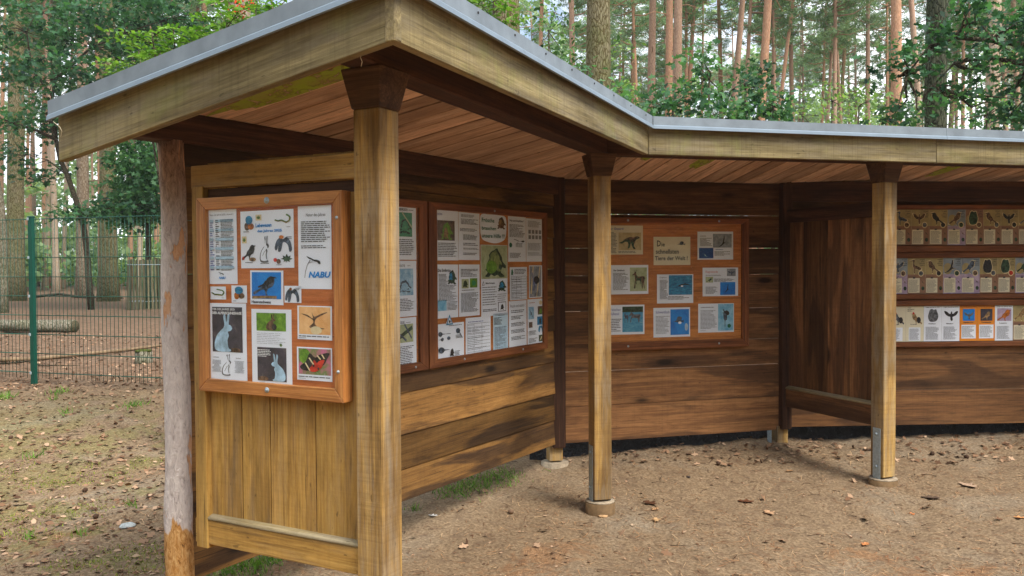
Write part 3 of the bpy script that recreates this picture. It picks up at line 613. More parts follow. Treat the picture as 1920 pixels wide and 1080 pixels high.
# silhouettes in a unit square (x right, y up)
SIL = dict(
 hare=[(.30, 0), (.72, 0), (.80, .05), (.70, .10), (.66, .30), (.72, .42), (.68, .52), (.80, .55), (.86, .62), (.78, .70), (.72, .72), (.76, .99), (.68, .96), (.62, .76), (.58, .98), (.50, .92), (.54, .72), (.50, .62), (.40, .56), (.22, .42), (.12, .22), (.14, .06)],
 bird=[(0, .12), (.10, .20), (.30, .34), (.38, .52), (.52, .66), (.60, .82), (.72, .90), (.84, .86), (.99, .84), (.88, .78), (.88, .62), (.80, .42), (.62, .30), (.56, .10), (.60, 0), (.52, .02), (.48, .24), (.34, .24), (.16, .10), (.04, .02)],
 fly=[(.02, .82), (.20, .78), (.36, .62), (.46, .60), (.50, .76), (.56, .78), (.60, .60), (.72, .66), (.86, .80), (.99, .78), (.88, .52), (.70, .40), (.60, .34), (.62, .12), (.54, .04), (.46, .14), (.44, .36), (.28, .42), (.10, .58)],
 swift=[(.05, .95), (.30, .70), (.44, .56), (.50, .60), (.60, .50), (.56, .42), (.70, .24), (.98, .05), (.70, .14), (.48, .34), (.30, .20), (.34, .42), (.26, .62)],
 swift2=[(.62, 1), (.66, .7), (.60, .5), (.66, .38), (.9, .30), (.64, .30), (.3, .08), (0, 0), (.28, .2), (.44, .40), (.5, .6)],
 frog=[(.04, .06), (.22, .04), (.30, .12), (.46, .06), (.60, .10), (.72, .02), (.92, .04), (.84, .12), (.76, .18), (.82, .34), (.96, .30), (.98, .40), (.84, .52), (.80, .68), (.66, .86), (.58, .96), (.46, .90), (.34, .86), (.22, .74), (.24, .64), (.16, .50), (.20, .34), (.06, .28), (.16, .18)],
 deer=[(.18, 0), (.24, 0), (.28, .34), (.36, .40), (.62, .40), (.70, .34), (.72, 0), (.79, 0), (.80, .30), (.88, .0), (.93, .02), (.90, .36), (.96, .56), (.84, .64), (.50, .62), (.38, .66), (.30, .80), (.34, 1), (.24, .86), (.16, .99), (.18, .82), (.04, .74), (.06, .68), (.18, .70), (.20, .56), (.22, .40), (.14, .02)],
 cheetah=[(0, .46), (.16, .56), (.30, .74), (.50, .86), (.66, .80), (.78, .90), (.90, .92), (.98, .80), (.88, .74), (.80, .66), (.74, .50), (.70, .24), (.78, .04), (.68, .02), (.60, .26), (.56, .44), (.50, .12), (.40, .06), (.44, .30), (.40, .50), (.26, .52), (.14, .40)],
 dolphin=[(0, .34), (.12, .44), (.30, .62), (.50, .72), (.56, .86), (.62, .72), (.80, .62), (.99, .40), (.84, .44), (.60, .50), (.34, .44), (.20, .30), (.10, .24), (.12, .34)],
 fish=[(0, .34), (.22, .48), (.30, .60), (.36, .90), (.56, 1), (.78, .84), (.72, .56), (.84, .48), (.98, .60), (.92, .38), (.94, .16), (.80, .34), (.60, .26), (.40, .26), (.22, .34)],
 owl=[(.30, 0), (.62, .0), (.80, .16), (.86, .46), (.78, .76), (.70, .96), (.54, .92), (.40, .99), (.26, .90), (.20, .70), (.14, .44), (.18, .18)],
 heron=[(.40, 0), (.46, 0), (.48, .28), (.62, .28), (.84, .22), (.99, .30), (.90, .42), (.60, .54), (.46, .56), (.40, .74), (.46, .92), (.38, .99), (.28, .95), (.06, .88), (.28, .88), (.32, .70), (.30, .50), (.38, .32)],
 rhea=[(.40, 0), (.46, 0), (.46, .36), (.56, .38), (.58, .02), (.64, .0), (.64, .40), (.84, .46), (.98, .60), (.84, .80), (.56, .90), (.30, .82), (.22, .96), (.08, .99), (.0, .92), (.12, .88), (.18, .70), (.26, .52), (.38, .42)],
 horse=[(.10, 0), (.16, 0), (.20, .36), (.34, .42), (.62, .40), (.72, .30), (.76, 0), (.83, 0), (.86, .34), (.94, .60), (.84, .78), (.50, .76), (.36, .80), (.22, .99), (.14, .96), (.0, .62), (.08, .58), (.18, .72), (.18, .50), (.12, .30)],
 wing=[(0, .2), (.10, .7), (.32, .96), (.5, .84), (.70, .98), (.92, .66), (1, .1), (.84, .0), (.78, .4), (.62, .62), (.48, .60), (.42, .3), (.34, .02), (.20, .02), (.22, .4), (.12, .1)],
 bfly=[(.02, .30), (.22, .54), (.34, .92), (.52, .72), (.66, .86), (.98, .96), (.90, .66), (.80, .42), (.62, .24), (.42, .12), (.22, .10), (.08, .16)],
 blob=[(.1, .3), (.3, .06), (.6, .02), (.9, .24), (.96, .6), (.74, .92), (.4, .98), (.1, .76)],
 mapleleaf=[(.46, 0), (.52, .20), (.76, .10), (.72, .30), (.99, .44), (.78, .54), (.82, .80), (.62, .70), (.50, 1), (.38, .70), (.16, .82), (.20, .56), (0, .46), (.26, .32), (.22, .12), (.42, .20)],
 twig=[(0, .80), (.24, .74), (.44, .56), (.40, .90), (.50, .66), (.78, .84), (1, .92), (.76, .72), (.56, .54), (.52, .30), (.62, .12), (.9, .02), (.5, .0), (.3, .1), (.44, .3), (.44, .48), (.22, .66)],
 stork=[(.02, .98), (.16, .74), (.40, .58), (.36, .46), (.10, .30), (.38, .40), (.52, .48), (.70, .42), (.98, .34), (.86, .20), (.94, .46), (.72, .62), (.54, .64), (.34, .78), (.14, .90)],
 tadpole=[(0, .5), (.2, .56), (.45, .62), (.62, .9), (.84, .96), (1, .7), (.98, .36), (.8, .08), (.6, .14), (.45, .42), (.2, .46)],
 eelt=None, tri=[(0, 0), (1, 0), (.5, 1)])
def smooth(pts, k=3):
    out = []; n = len(pts)
    for i in range(n):
        p0, p1, p2, p3 = pts[i-1], pts[i], pts[(i+1) % n], pts[(i+2) % n]
        for j in range(k):
            t = j/k
            out.append(tuple(.5*((2*p1[a]) + (-p0[a]+p2[a])*t + (2*p0[a]-5*p1[a]+4*p2[a]-p3[a])*t*t + (-p0[a]+3*p1[a]-3*p2[a]+p3[a])*t**3) for a in (0, 1)))
    return out
_tc = {}
def textgeo(s, bold, shear):
    k = (s, bold, shear)
    if k not in _tc:
        c = bpy.data.curves.new('t', 'FONT'); c.body = s; c.size = 1; c.resolution_u = 2; c.shear = shear; c.offset = .016*bold
        o = bpy.data.objects.new('t', c); COL.objects.link(o); dg = bpy.context.evaluated_depsgraph_get(); dg.update()
        me_ = bpy.data.meshes.new_from_object(o.evaluated_get(dg))
        v = [(p.co.x, p.co.y) for p in me_.vertices]; f = [tuple(p.vertices) for p in me_.polygons]
        bpy.data.objects.remove(o); bpy.data.curves.remove(c); bpy.data.meshes.remove(me_)
        x0 = min(a for a, b in v); x1 = max(a for a, b in v); y0 = min(b for a, b in v); y1 = max(b for a, b in v)
        _tc[k] = ([((a-x0)/(x1-x0), (b-y0)/(y1-y0)) for a, b in v], f)
    return _tc[k]

class Sheet:
    """paper lying on a wall frame; u right 0..1, v down 0..1"""
    def __init__(s, W, off, s0, s1, z1, z0, tilt=0):
        s.W, s.off, s.s0, s.s1, s.z0, s.z1 = W, off, s0, s1, z0, z1; s.t = tilt
    def P(s, u, v, k=0):
        a = s.s0+(s.s1-s.s0)*u; z = s.z1+(s.z0-s.z1)*v
        cx, cz = (s.s0+s.s1)/2, (s.z0+s.z1)/2; da, dz = a-cx, z-cz
        a = cx+da*math.cos(s.t)-dz*math.sin(s.t); z = cz+da*math.sin(s.t)+dz*math.cos(s.t)
        return s.W.P(a, s.off+.0012+k*.0007, z)
    def poly(s, mb, pts, k=1, mi=0): mb.add([s.P(u, v, k) for u, v in pts], [tuple(range(len(pts)))], mi=mi)
    def rect(s, mb, u0, v0, u1, v1, k=1, mi=0): s.poly(mb, [(u0, v0), (u0, v1), (u1, v1), (u1, v0)], k, mi)
    def sil(s, mb, nm, u0, v0, u1, v1, k=2, mi=0, flip=False):
        p = smooth(SIL[nm]) if nm != 'tri' else SIL[nm]
        q = [(u0+(u1-u0)*((1-x) if flip else x), v1-(v1-v0)*y) for x, y in p]
        ar = sum(q[i][0]*q[(i+1) % len(q)][1]-q[(i+1) % len(q)][0]*q[i][1] for i in range(len(q)))
        if ar > 0: q.reverse()
        s.poly(mb, q, k, mi)
    def ribbon(s, mb, pts, w_, k=2, mi=0):
        for i in range(len(pts)-1):
            (a, b), (c, d) = pts[i], pts[i+1]; L = math.hypot(c-a, d-b) or 1; nx_, ny_ = -(d-b)/L*w_/2, (c-a)/L*w_/2
            s.poly(mb, [(a+nx_, b+ny_), (a-nx_, b-ny_), (c-nx_, d-ny_), (c+nx_, d+ny_)][::-1], k, mi)
    def text(s, mb, st, u0, v0, u1, v1, k=2, mi=0, bold=1, shear=0):
        v, f = textgeo(st, bold, shear)
        mb.add([s.P(u0+(u1-u0)*x, v1-(v1-v0)*y, k) for x, y in v], f, mi=mi)
    def lines(s, mb, u0, v0, u1, v1, n, k=2.9, mi=0, fill=.5, ragged=.25, centre=False):
        h = (v1-v0)/n
        for i in range(n):
            e = u1-(u1-u0)*rnd.random()*ragged*(1 if rnd.random() < .7 else 2.2); x = u0; y = v0+h*i
            if centre: dlt = (u1-e)/2; x += dlt; e = u1-dlt
            while x < e-.004:
                w_ = min((u1-u0)*rnd.uniform(.06, .2), e-x); s.rect(mb, x, y+h*(.5-fill/2), x+w_, y+h*(.5+fill/2), k, mi); x += w_+(u1-u0)*.022
def sheet(W, off, px, label, items, group=None, mat=None, tilt=None, shape=None, cat='poster', name='poster'):
    """px = (x0,y0,x1,y1) in the photograph, laid on the plane of the wall"""
    (s0, z1) = W.at(px[0], px[1], off); (s1, z0) = W.at(px[2], px[3], off)
    return sheet_sz(W, off, s0, s1, z1, z0, label, items, group, mat, tilt, shape, cat, name)
def sheet_sz(W, off, s0, s1, z1, z0, label, items, group=None, mat=None, tilt=None, shape=None, cat='poster', name='poster'):
    S = Sheet(W, off, s0, s1, z1, z0, rnd.uniform(-.006, .006) if tilt is None else tilt)
    base = W.P((s0+s1)/2, off, z0); e = empty(name, base, label, cat, group)
    mb = MB()
    if shape:
        q = smooth(shape, 4); n = len(q); lo = [S.P(u, v, -1.5) for u, v in q]; hi = [S.P(u, v, 0) for u, v in q]
        mb.add(hi+lo, [tuple(range(n)), tuple(range(n, 2*n))[::-1]]+[(i, (i+1) % n, (i+1) % n+n, i+n)[::-1] for i in range(n)])
    else:
        P = []
        for u in (0, 1):
            for k in (-1.5, 0):
                for v in (1, 0): P.append(S.P(u, v, k))
        mb.hexa(P)
    mb.build('sheet', mat or PAPER, e)
    tx = {}; ht = {}
    for it in items:
        kd = it[0]
        if kd == 'L':      # body text
            _, r_, n_, *o = it; o = o[0] if o else {}; m_ = o.get('m', INK)
            S.lines(tx.setdefault(m_.name, (MB(), m_))[0], *r_, n_, fill=o.get('f', .42), ragged=o.get('g', .22), centre=o.get('c', False))
        elif kd == 'H':    # heading
            _, st, r_, *o = it; o = o[0] if o else {}; m_ = o.get('m', INK)
            S.text(ht.setdefault(m_.name, (MB(), m_))[0], st, *r_, bold=o.get('b', 1), shear=o.get('sh', 0), k=3)
        elif kd == 'P':    # picture: rect photo (or None) + shapes
            _, r_, ph, shapes = it; mats = []; mb = MB()
            def mi(m_):
                if m_ not in mats: mats.append(m_)
                return mats.index(m_)
            u0, v0, u1, v1 = r_; X = lambda a: u0+(u1-u0)*a; Y = lambda b: v0+(v1-v0)*b
            if ph: S.rect(mb, *r_, k=1, mi=mi(PH[ph] if isinstance(ph, str) else ph))
            for j, sh in enumerate(shapes):
                m_ = mi(sh[1]); kk = 2+j*.5
                if sh[0] == 'rib': S.ribbon(mb, [(X(a), Y(b)) for a, b in sh[2]], sh[3]*(u1-u0), kk, m_)
                elif sh[0] == 'rect': S.rect(mb, X(sh[2][0]), Y(sh[2][1]), X(sh[2][2]), Y(sh[2][3]), kk, m_)
                else: S.sil(mb, sh[0], X(sh[2][0]), Y(sh[2][1]), X(sh[2][2]), Y(sh[2][3]), kk, m_, len(sh) > 3)
            mb.build('picture', mats, e)
    for mb, m_ in tx.values(): mb.build('printed_text', m_, e)
    for mb, m_ in ht.values(): mb.build('heading', m_, e)
    return e

def noticeboard(W, o, i, z, depth0, front, mat, ply, label, screws, glass=True, backing=True, name='notice_board'):
    """o=(s0,s1) outer, i=(s0,s1) inner, z=(zo0,zi0,zi1,zo1)"""
    e = empty(name, W.P((o[0]+o[1])/2, depth0, z[0]), label, 'notice board')
    P = lambda s, n, zz: W.P(s, n, zz)
    def member(q0, q1, q2, q3, ax, tn):   # quad outer a,b then inner b,a : mitred frame piece
        mb = MB(); pts = []
        # order: i along, j across, k depth
        for a, b in ((q0, q3), (q1, q2)):
            for c in (a, b):
                for n in (depth0, front): pts.append(P(c[0], n, c[1]))
        mb.hexa(pts, tone=tn, ax=0); return mb.build('frame', mat, e, .003, 2)
    O = [(o[0], z[0]), (o[1], z[0]), (o[1], z[3]), (o[0], z[3])]; I_ = [(i[0], z[1]), (i[1], z[1]), (i[1], z[2]), (i[0], z[2])]
    for k in range(4):
        a, b = k, (k+1) % 4; member(O[a], O[b], I_[b], I_[a], 0, [.3, .75, .9, .5][k])
    if backing:
        mb = MB(); mb.box(W, (i[0]-.01, i[1]+.01), (front-.026, front-.018), (z[1]-.01, z[2]+.01)); mb.build('backing', ply, e)
    if glass:
        mb = MB(); mb.box(W, (i[0]-.004, i[1]+.004), (front-.007, front-.004), (z[1]-.004, z[2]+.004)); mb.build('pane', GLASS, e)
    for s_, zz, r_ in screws:
        mb = MB(); c0 = P(s_, front-.001, zz); mb.tube([c0, c0+W.n*.003], r_, 16); mb.tube([c0+W.n*.003, c0+W.n*.0065], r_*.5, 8); mb.build('screw', STEEL, e)
    return e
at = lambda W, x, y, off=0: W.at(x, y, off)
SHADE = {}
# --- board A (end panel, golden orange frame)
fA = .012
s0, zo1 = A.at(367, 372, fA); s1 = A.at(640, 358, fA)[0]; zo0 = A.at(372, 732, fA)[1]
i0, zi1 = A.at(385, 393, fA); i1 = A.at(623.5, 386, fA)[0]; zi0 = A.at(390, 710, fA)[1]
noticeboard(A, (s0, s1), (i0, i1), (zo0, zi0, zi1, zo1), -.038, fA, W_FRAME, W_PLY, 'notice board with thick golden orange frame on the end panel, nearest the viewer',
            [((s0+s1)/2+.01, (zo1+zi1)/2, .012), ((s0+s1)/2, (zo0+zi0)/2, .010), (s1-.022, zi1-.05, .006), (s1-.022, zi0+.06, .006)])
oA = -.005
def zp(x, y): return (350+x/2.5118, 340+y/2.5118)
def ra(x0, y0, x1, y1): return zp(x0, y0)+zp(x1, y1)
GA = 'sheets pinned in the orange framed board'
lef = lambda u0, v0, u1, v1, m=LEAFG: ('mapleleaf', m, (u0, v0, u1, v1))
sheet(A, oA, ra(95, 137, 240, 484), 'tall white list with blue banded table, top left in the orange framed board',
      [('H', 'Natur des Jahres 2025 ( Auswahl )', (.12, .055, .92, .085), {'b': 0}), ('P', (.12, .13, .92, .82), None, [('rect', LTBLUE, (.22, a/11, .98, a/11+.055)) for a in range(11) if a % 2 == 0] + [('rect', LTBLUE, (0, a/11, .16, a/11+.05)) for a in range(11) if a % 2 == 0]),
       ('L', (.12, .13, .26, .82), 24, {'m': NAVY, 'g': .5}), ('L', (.31, .13, .44, .82), 26, {'g': .6}), ('L', (.48, .13, .92, .82), 36, {'f': .4}),
       ('P', (.38, .835, .56, .89), None, [('stork', INK, (0, 0, 1, 1))]), ('H', 'NABU', (.40, .90, .62, .935), {'m': BLUEI, 'b': 2, 'sh': .2})], GA)
sheet(A, oA, ra(254, 142, 507, 408), 'white poster with blue title Lebewesen des Jahres among small animal pictures',
      [('H', 'Lebewesen', (.30, .22, .60, .29), {'m': BLUEI, 'b': 2}), ('H', 'des Jahres 2025', (.33, .33, .79, .39), {'m': BLUEI, 'b': 2}),
       ('P', (.05, .08, .28, .34), None, [('blob', BROWN, (.1, .45, .6, 1)), ('blob', OR, (.4, .5, .95, .95)), ('blob', PH['sea'], (.2, 0, .85, .6))]),
       ('P', (.30, .07, .41, .17), None, [('rect', CREAMP, (0, 0, 1, 1)), lef(.1, .1, .9, .9)]), ('P', (.03, .44, .12, .56), None, [('rect', CREAMP, (0, 0, 1, 1)), lef(.1, .1, .9, .9)]),
       ('P', (.66, .08, .96, .27), None, [('rib', LEAFG, [(0, .5), (.2, .6), (.42, .55), (.7, .75), (.9, .6), (.95, .3), (.8, .1), (.7, .05)], .09), ('rib', TANP, [(0, .54), (.2, .65), (.42, .60), (.7, .80), (.88, .65), (.9, .3)], .035)]),
       ('P', (.02, .56, .30, .88), None, [('bird', DK, (0, 0, 1, .95)), ('blob', REDP, (.02, .72, .2, .92)), ('blob', TANP, (.50, .78, 1.0, 1)), ('blob', BROWN, (.6, .84, .86, .98))]),
       ('P', (.34, .44, .58, .90), None, [('hare', GREYB, (0, 0, 1, 1)), ('hare', PAPER, (.10, .12, .84, .94)), ('rib', GREYB, [(.35, .75), (.5, .6), (.62, .55)], .03)]),
       ('P', (.65, .44, .97, .72), None, [('wing', SLATE, (0, .1, 1, 1)), ('blob', OR, (.25, 0, .55, .22))]),
       ('P', (.62, .76, .98, .93), None, [('mapleleaf', DKG, (.4, 0, 1, .9)), ('blob', REDP, (0, .4, .22, .8)), ('blob', BROWN, (.16, .5, .4, 1))]),
       ('L', (.06, .345, .18, .375), 1), ('L', (.09, .885, .26, .91), 1), ('L', (.38, .905, .56, .93), 1), ('L', (.68, .935, .8, .955), 1), ('L', (.88, .29, .95, .31), 1), ('L', (.87, .46, .98, .51), 2)], GA)
sheet(A, oA, ra(524, 118, 685, 508), 'white text sheet Natur des Jahres with black stork and blue letters, top right',
      [('H', 'Natur des Jahres', (.26, .09, .84, .14), {'b': 0}), ('L', (.10, .18, .99, .44), 11, {'g': .1}), ('L', (.10, .47, .9, .515), 2, {'g': .1}),
       ('P', (.20, .60, .70, .88), None, [('rib', GREYB, [(0, .95), (.04, .7), (.16, .4), (.34, .18)], .025), ('stork', DK, (.10, 0, 1, .46)), ('stork', PAPER, (.30, .13, .62, .36))]), ('H', 'NABU', (.32, .79, .985, .865), {'m': BLUEI, 'b': 2.4, 'sh': .22})], GA)
sheet(A, oA, ra(113, 495, 186, 557), 'small white card with a coiled olive eel, left under the tall list', [('P', (.08, .15, .92, .75), None, [('rib', LEAFG, [(0, .5), (.25, .75), (.5, .75), (.85, .85), (.98, .5), (.85, .25), (.4, .1)], .1), ('rib', TANP, [(.02, .58), (.25, .84), (.5, .84), (.85, .9)], .04)]), ('L', (.75, .84, .92, .9), 1)], GA)
sheet(A, oA, ra(212, 490, 285, 573), 'small white card with a blue and brown crab, beside the eel card', [('P', (.08, .06, .92, .8), None, [('blob', OR, (.1, .45, .55, 1)), ('blob', BROWN, (.45, .5, .95, .95)), ('blob', PH['sea'], (.15, 0, .85, .6))]), ('L', (.12, .86, .4, .92), 1)], GA)
sheet(A, oA-.0, ra(300, 420, 457, 583), 'white card with a dark bird on bright blue sky, centre of the orange framed board',
      [('P', (.05, .05, .94, .83), 'blue', [('rib', TANP, [(.02, .95), (.4, .93), (.85, .93)], .09), ('bird', SLATE, (.05, .08, .88, .86)), ('bird', DK, (.22, .1, .84, .6))]), ('H', 'Hausrotschwanz', (.05, .88, .64, .96), {'b': 2})], GA)
sheet(A, oA, ra(461, 492, 541, 573), 'small white card with grey hanging bat wings, right of the blue bird card', [('P', (.05, .1, .9, .95), None, [('wing', SLATE, (0, .05, 1, 1)), ('blob', OR, (.3, .0, .5, .2))]), ('L', (.68, .1, .96, .25), 2)], GA)
sheet(A, oA, ra(104, 572, 286, 943), 'poster of a white hare on a dark photo headed Tier des Jahres 2025',
      [('P', (.10, .05, .90, .635), 'dark', [('hare', HAREW, (-.02, .14, .78, .99)), ('blob', BROWN, (.6, .9, .95, 1))]), ('H', 'TIER DES JAHRES 2025:', (.11, .065, .72, .10), {'m': WHITEI}), ('H', 'DER ALPENSCHNEEHASE', (.11, .11, .89, .145), {'m': WHITEI, 'b': 2}),
       ('P', (.34, .66, .60, .94), None, [('hare', GREYB, (-.15, 0, 1.15, 1)), ('hare', PAPER, (.0, .08, 1.0, .95)), ('rib', GREYB, [(.3, .8), (.5, .62), (.62, .55)], .03)]), ('L', (.08, .74, .34, .90), 11, {'m': INKL, 'c': 1}), ('L', (.68, .74, .94, .90), 11, {'m': INKL, 'c': 1}), ('L', (.12, .70, .28, .715), 1), ('L', (.72, .70, .88, .715), 1)], GA)
sheet(A, oA, ra(306, 600, 498, 963), 'white sheet with brown hare on grass above a white hare on black, bottom centre',
      [('P', (.13, .05, .87, .29), 'grass', [('hare', BROWN, (.28, .05, .72, .95)), ('blob', DK, (.52, .6, .7, .95))]), ('P', (.14, .51, .87, .96), 'dark', [('hare', HAREW, (.40, .18, 1.04, .99), 1), ('blob', BROWN, (0, .86, .4, 1))]),
       ('L', (.15, .535, .5, .64), 5, {'m': WHITEI}), ('L', (.14, .31, .87, .47), 7, {'m': INKL, 'f': .18}), ('P', (.70, .44, .78, .50), None, [lef(0, 0, 1, 1)])], GA)
sheet(A, oA, ra(522, 585, 686, 750), 'card with orange photo of dry twigs above a caption, right side of orange board',
      [('P', (.05, .03, .96, .84), 'orange', [('twig', BROWN, (.08, .12, .92, .8)), ('blob', CREAMP, (.35, .7, .75, 1))]), ('L', (.05, .87, .95, .93), 1, {'g': .05}), ('L', (.05, .94, .3, .97), 1)], GA)
sheet(A, oA, ra(520, 778, 687, 945), 'card with red and black butterfly on pink flowers, bottom right of orange board',
      [('P', (.05, .04, .97, .82), 'pink', [('blob', PH['grass'], (0, .0, .4, .6)), ('bfly', DK, (.03, .1, .98, .95)), ('bfly', REDP, (.32, .38, .82, .95)), ('rib', CREAMP, [(.22, .55), (.36, .85)], .04), ('rib', CREAMP, [(.34, .35), (.48, .6)], .04), ('rib', CREAMP, [(.6, .25), (.7, .4)], .04), ('rib', CREAMP, [(.74, .2), (.82, .36)], .04), ('blob', DK, (.45, .6, .52, .7)), ('blob', DK, (.6, .7, .67, .8))]), ('L', (.05, .86, .95, .92), 1, {'g': .05}), ('L', (.05, .93, .3, .96), 1)], GA)

# --- boards B (left back wall)
def zb(x, y): return (730+x/3, 360+y/3)
fB = .04
def bnd(W, f, tl, br, itl, ibr):
    s0, z1 = W.at(*tl, f); s1, z0 = W.at(*br, f); a0, b1 = W.at(*itl, f); a1, b0 = W.at(*ibr, f); return (s0, s1), (a0, a1), (z0, b0, b1, z1)
O_, I2, Z_ = bnd(B, fB, zb(222, 52), zb(893, 880), zb(268, 96), zb(872, 845))
noticeboard(B, O_, I2, Z_, .002, fB, W_FRAMED, W_PLYD, 'large red-brown framed notice board full of frog sheets on the left back wall',
            [(O_[0]+.25*(O_[1]-O_[0]), (Z_[0]+Z_[1])/2, .007), (O_[0]+.75*(O_[1]-O_[0]), (Z_[0]+Z_[1])/2, .007), (O_[0]+.5*(O_[1]-O_[0]), (Z_[2]+Z_[3])/2, .007)])
wB = O_[1]-O_[0]; gap_ = .012; O1 = (O_[0]-gap_-wB, O_[0]-gap_); I1 = (O1[0]+(I2[0]-O_[0]), O1[1]-(O_[1]-I2[1])-.02)
noticeboard(B, O1, I1, Z_, .002, fB-.0, W_FRAMED, W_PLYD, 'dark framed notice board mostly hidden behind the front square post', [(O1[1]-.12, (Z_[0]+Z_[1])/2, .007)])
oB = .017+.006
GB = 'sheets in the frog board'
rb = lambda x0, y0, x1, y1: zb(x0, y0)+zb(x1, y1)
red = ('blob', REDP)
sheet(B, oB, rb(268, 100, 388, 385), 'sheet with photo of a bright yellow-green frog, top left of the frog board', [('H', 'KRÖTEN', (.0, .05, .22, .10), {'m': NAVY}), ('P', (.0, .2, .82, .6), 'brown', [('frog', PH['grass'], (.15, .05, .9, .98)), ('frog', TANP, (.3, .3, .65, .9))]), ('L', (.02, .64, .95, .93), 9)], GB)
sheet(B, oB, rb(388, 112, 507, 383), 'plain text sheet of short paragraphs, second from left in the frog board top row', [('L', (.1, .04, .8, .1), 3), ('L', (.1, .13, .95, .25), 5), ('L', (.05, .33, .9, .4), 3), ('L', (.2, .46, .95, .58), 5), ('L', (.2, .63, .95, .7), 2), ('L', (.2, .74, .95, .78), 2), ('L', (.2, .84, .85, .9), 2)], GB)
sheet(B, oB, rb(510, 122, 658, 290), 'rounded white sign with green words Frösche brauchen unsere Hilfe', [('H', 'Frösche', (.05, .13, .52, .28), {'m': GREENI}), ('H', 'brauchen', (.05, .42, .58, .55), {'m': GREENI}), ('H', 'unsere Hilfe !!!', (.05, .67, .92, .82), {'m': GREENI}), ('P', (.62, .03, .97, .5), None, [('frog', BROWN, (0, 0, 1, 1)), ('frog', TANP, (.15, .2, .7, .7))])], GB,
      shape=[(.03, .04), (0, .5), (.06, .85), (.3, .97), (.62, 1), (.93, .85), (1, .5), (.97, .06), (.7, 0), (.3, 0)])
sheet(B, oB, rb(513, 296, 664, 487), 'large green photo of a toad in the middle of the frog board', [('P', (.01, .01, .99, .99), 'meadow', [('frog', DKG, (.1, .05, .95, .98)), ('frog', PH['frog'], (.2, .12, .8, .8)), ('blob', PH['grass'], (.15, .45, .6, .85))])], GB)
sheet(B, oB, rb(515, 490, 665, 688), 'white text sheet with green frog top right and boxed frog bottom right', [('H', 'Merkmale', (.16, .09, .5, .14)), ('P', (.6, .04, .95, .36), None, [('frog', DKG, (0, 0, 1, 1)), ('frog', PH['sea'], (.2, .15, .75, .7))]), ('P', (.03, .05, .12, .17), None, [('tri', INK, (0, 0, 1, 1)), ('tri', PAPER, (.2, .3, .8, .9))]),
       ('L', (.04, .19, .6, .72), 8, {'f': .25}), ('L', (.6, .4, .95, .62), 4, {'f': .25}), ('P', (.62, .64, .93, .9), None, [('rect', INK, (0, 0, 1, 1)), ('rect', PAPER, (.06, .06, .94, .94)), ('frog', DK, (.25, .2, .75, .85))]), ('L', (.05, .8, .6, .88), 2)], GB)
sheet(B, oB, rb(667, 135, 768, 392), 'white sheet headed Was sind Amphibien with small diagram', [('H', 'Was sind Amphibien ?', (.06, .07, .88, .13)), ('L', (.06, .17, .95, .46), 11), ('P', (.04, .48, .9, .7), None, [('blob', GREENI, (0, .45, .2, .95)), ('tadpole', DK, (.6, .2, 1, .4)), ('rib', INKL, [(.3, .1), (.6, .25), (.5, .6)], .02)]), ('L', (.4, .58, .8, .68), 4), ('L', (.08, .8, .8, .92), 5)], GB)
sheet(B, oB, rb(769, 147, 864, 392), 'white text sheet with faint grey sketches, top right of the frog board', [('L', (.08, .05, .9, .2), 7, {'m': INKL}), ('P', (.1, .25, .9, .5), None, [('rect', INKL, (.02+.25*k, .05+.5*j, .2+.25*k, .4+.5*j)) for k in range(4) for j in range(2)]), ('L', (.08, .56, .92, .74), 7, {'m': INKL}), ('L', (.08, .78, .92, .86), 3, {'m': INKL})], GB)
sheet(B, oB, rb(677, 423, 774, 603), 'white table sheet with rounded corners and ruled rows in the frog board', [('P', (.06, .28, .94, .96), None, [('rib', INKL, [(0, k/8), (1, k/8)], .012) for k in range(9)]+[('rib', INK, [(k, 0), (k, 1)], .012) for k in (0, .33, .62, 1)]), ('P', (.04, .05, .2, .25), None, [('frog', GREENI, (0, 0, 1, 1))]), ('L', (.25, .05, .95, .22), 4), ('L', (.08, .3, .9, .95), 12, {'f': .25, 'g': .5})], GB)
sheet(B, oB, rb(785, 413, 859, 592), 'narrow photo sheet of a dark round insect on stalks', [('P', (.04, .03, .9, .97), 'grey', [('rib', CREAMP, [(.3, 0), (.1, .9)], .1), ('rib', CREAMP, [(.9, 0), (.6, 1)], .08), ('blob', DK, (.3, .32, .85, .58)), ('rib', NAVY, [(.45, .5), (.3, .8)], .05), ('rib', NAVY, [(.2, .2), (.3, .6)], .05)]), ('L', (.4, .84, .8, .94), 3)], GB)
sheet(B, oB, rb(270, 408, 387, 703), 'dense text sheet headed Die Erdkröte with a green frog', [('H', 'Die Erdkröte', (.0, .08, .62, .14)), ('P', (.45, .09, .93, .38), None, [('frog', DKG, (0, 0, 1, 1)), ('frog', PH['sea'], (.15, .2, .6, .7))]), ('L', (.04, .17, .5, .38), 9), ('L', (.04, .38, .95, .68), 13), ('P', (.0, .66, .42, .86), PH['snow'], []), ('L', (.45, .69, .95, .86), 7)], GB)
sheet(B, oB, rb(390, 408, 508, 692), 'text sheet with two small green photos side by side', [('L', (.08, .08, .9, .24), 6), ('P', (.12, .28, .46, .46), 'meadow', [('frog', DKG, (.1, .1, .9, .9))]), ('P', (.52, .27, .88, .45), 'grass', [('blob', PH['green'], (.2, .2, .8, .8))]), ('L', (.12, .48, .8, .51), 1), ('L', (.08, .54, .95, .92), 17)], GB)
sheet(B, oB, rb(316, 688, 358, 746), 'small triangular blue-edged warning sign with a frog', [('P', (.0, .0, 1, 1), None, [('tri', PH['sea'], (.04, .04, .96, .97)), ('tri', PAPER, (.2, .28, .8, .86)), ('frog', DK, (.34, .52, .66, .82))])], GB, shape=[(.5, 0), (.25, .5), (0, 1), (.5, 1), (1, 1), (.75, .5)], cat='sign')
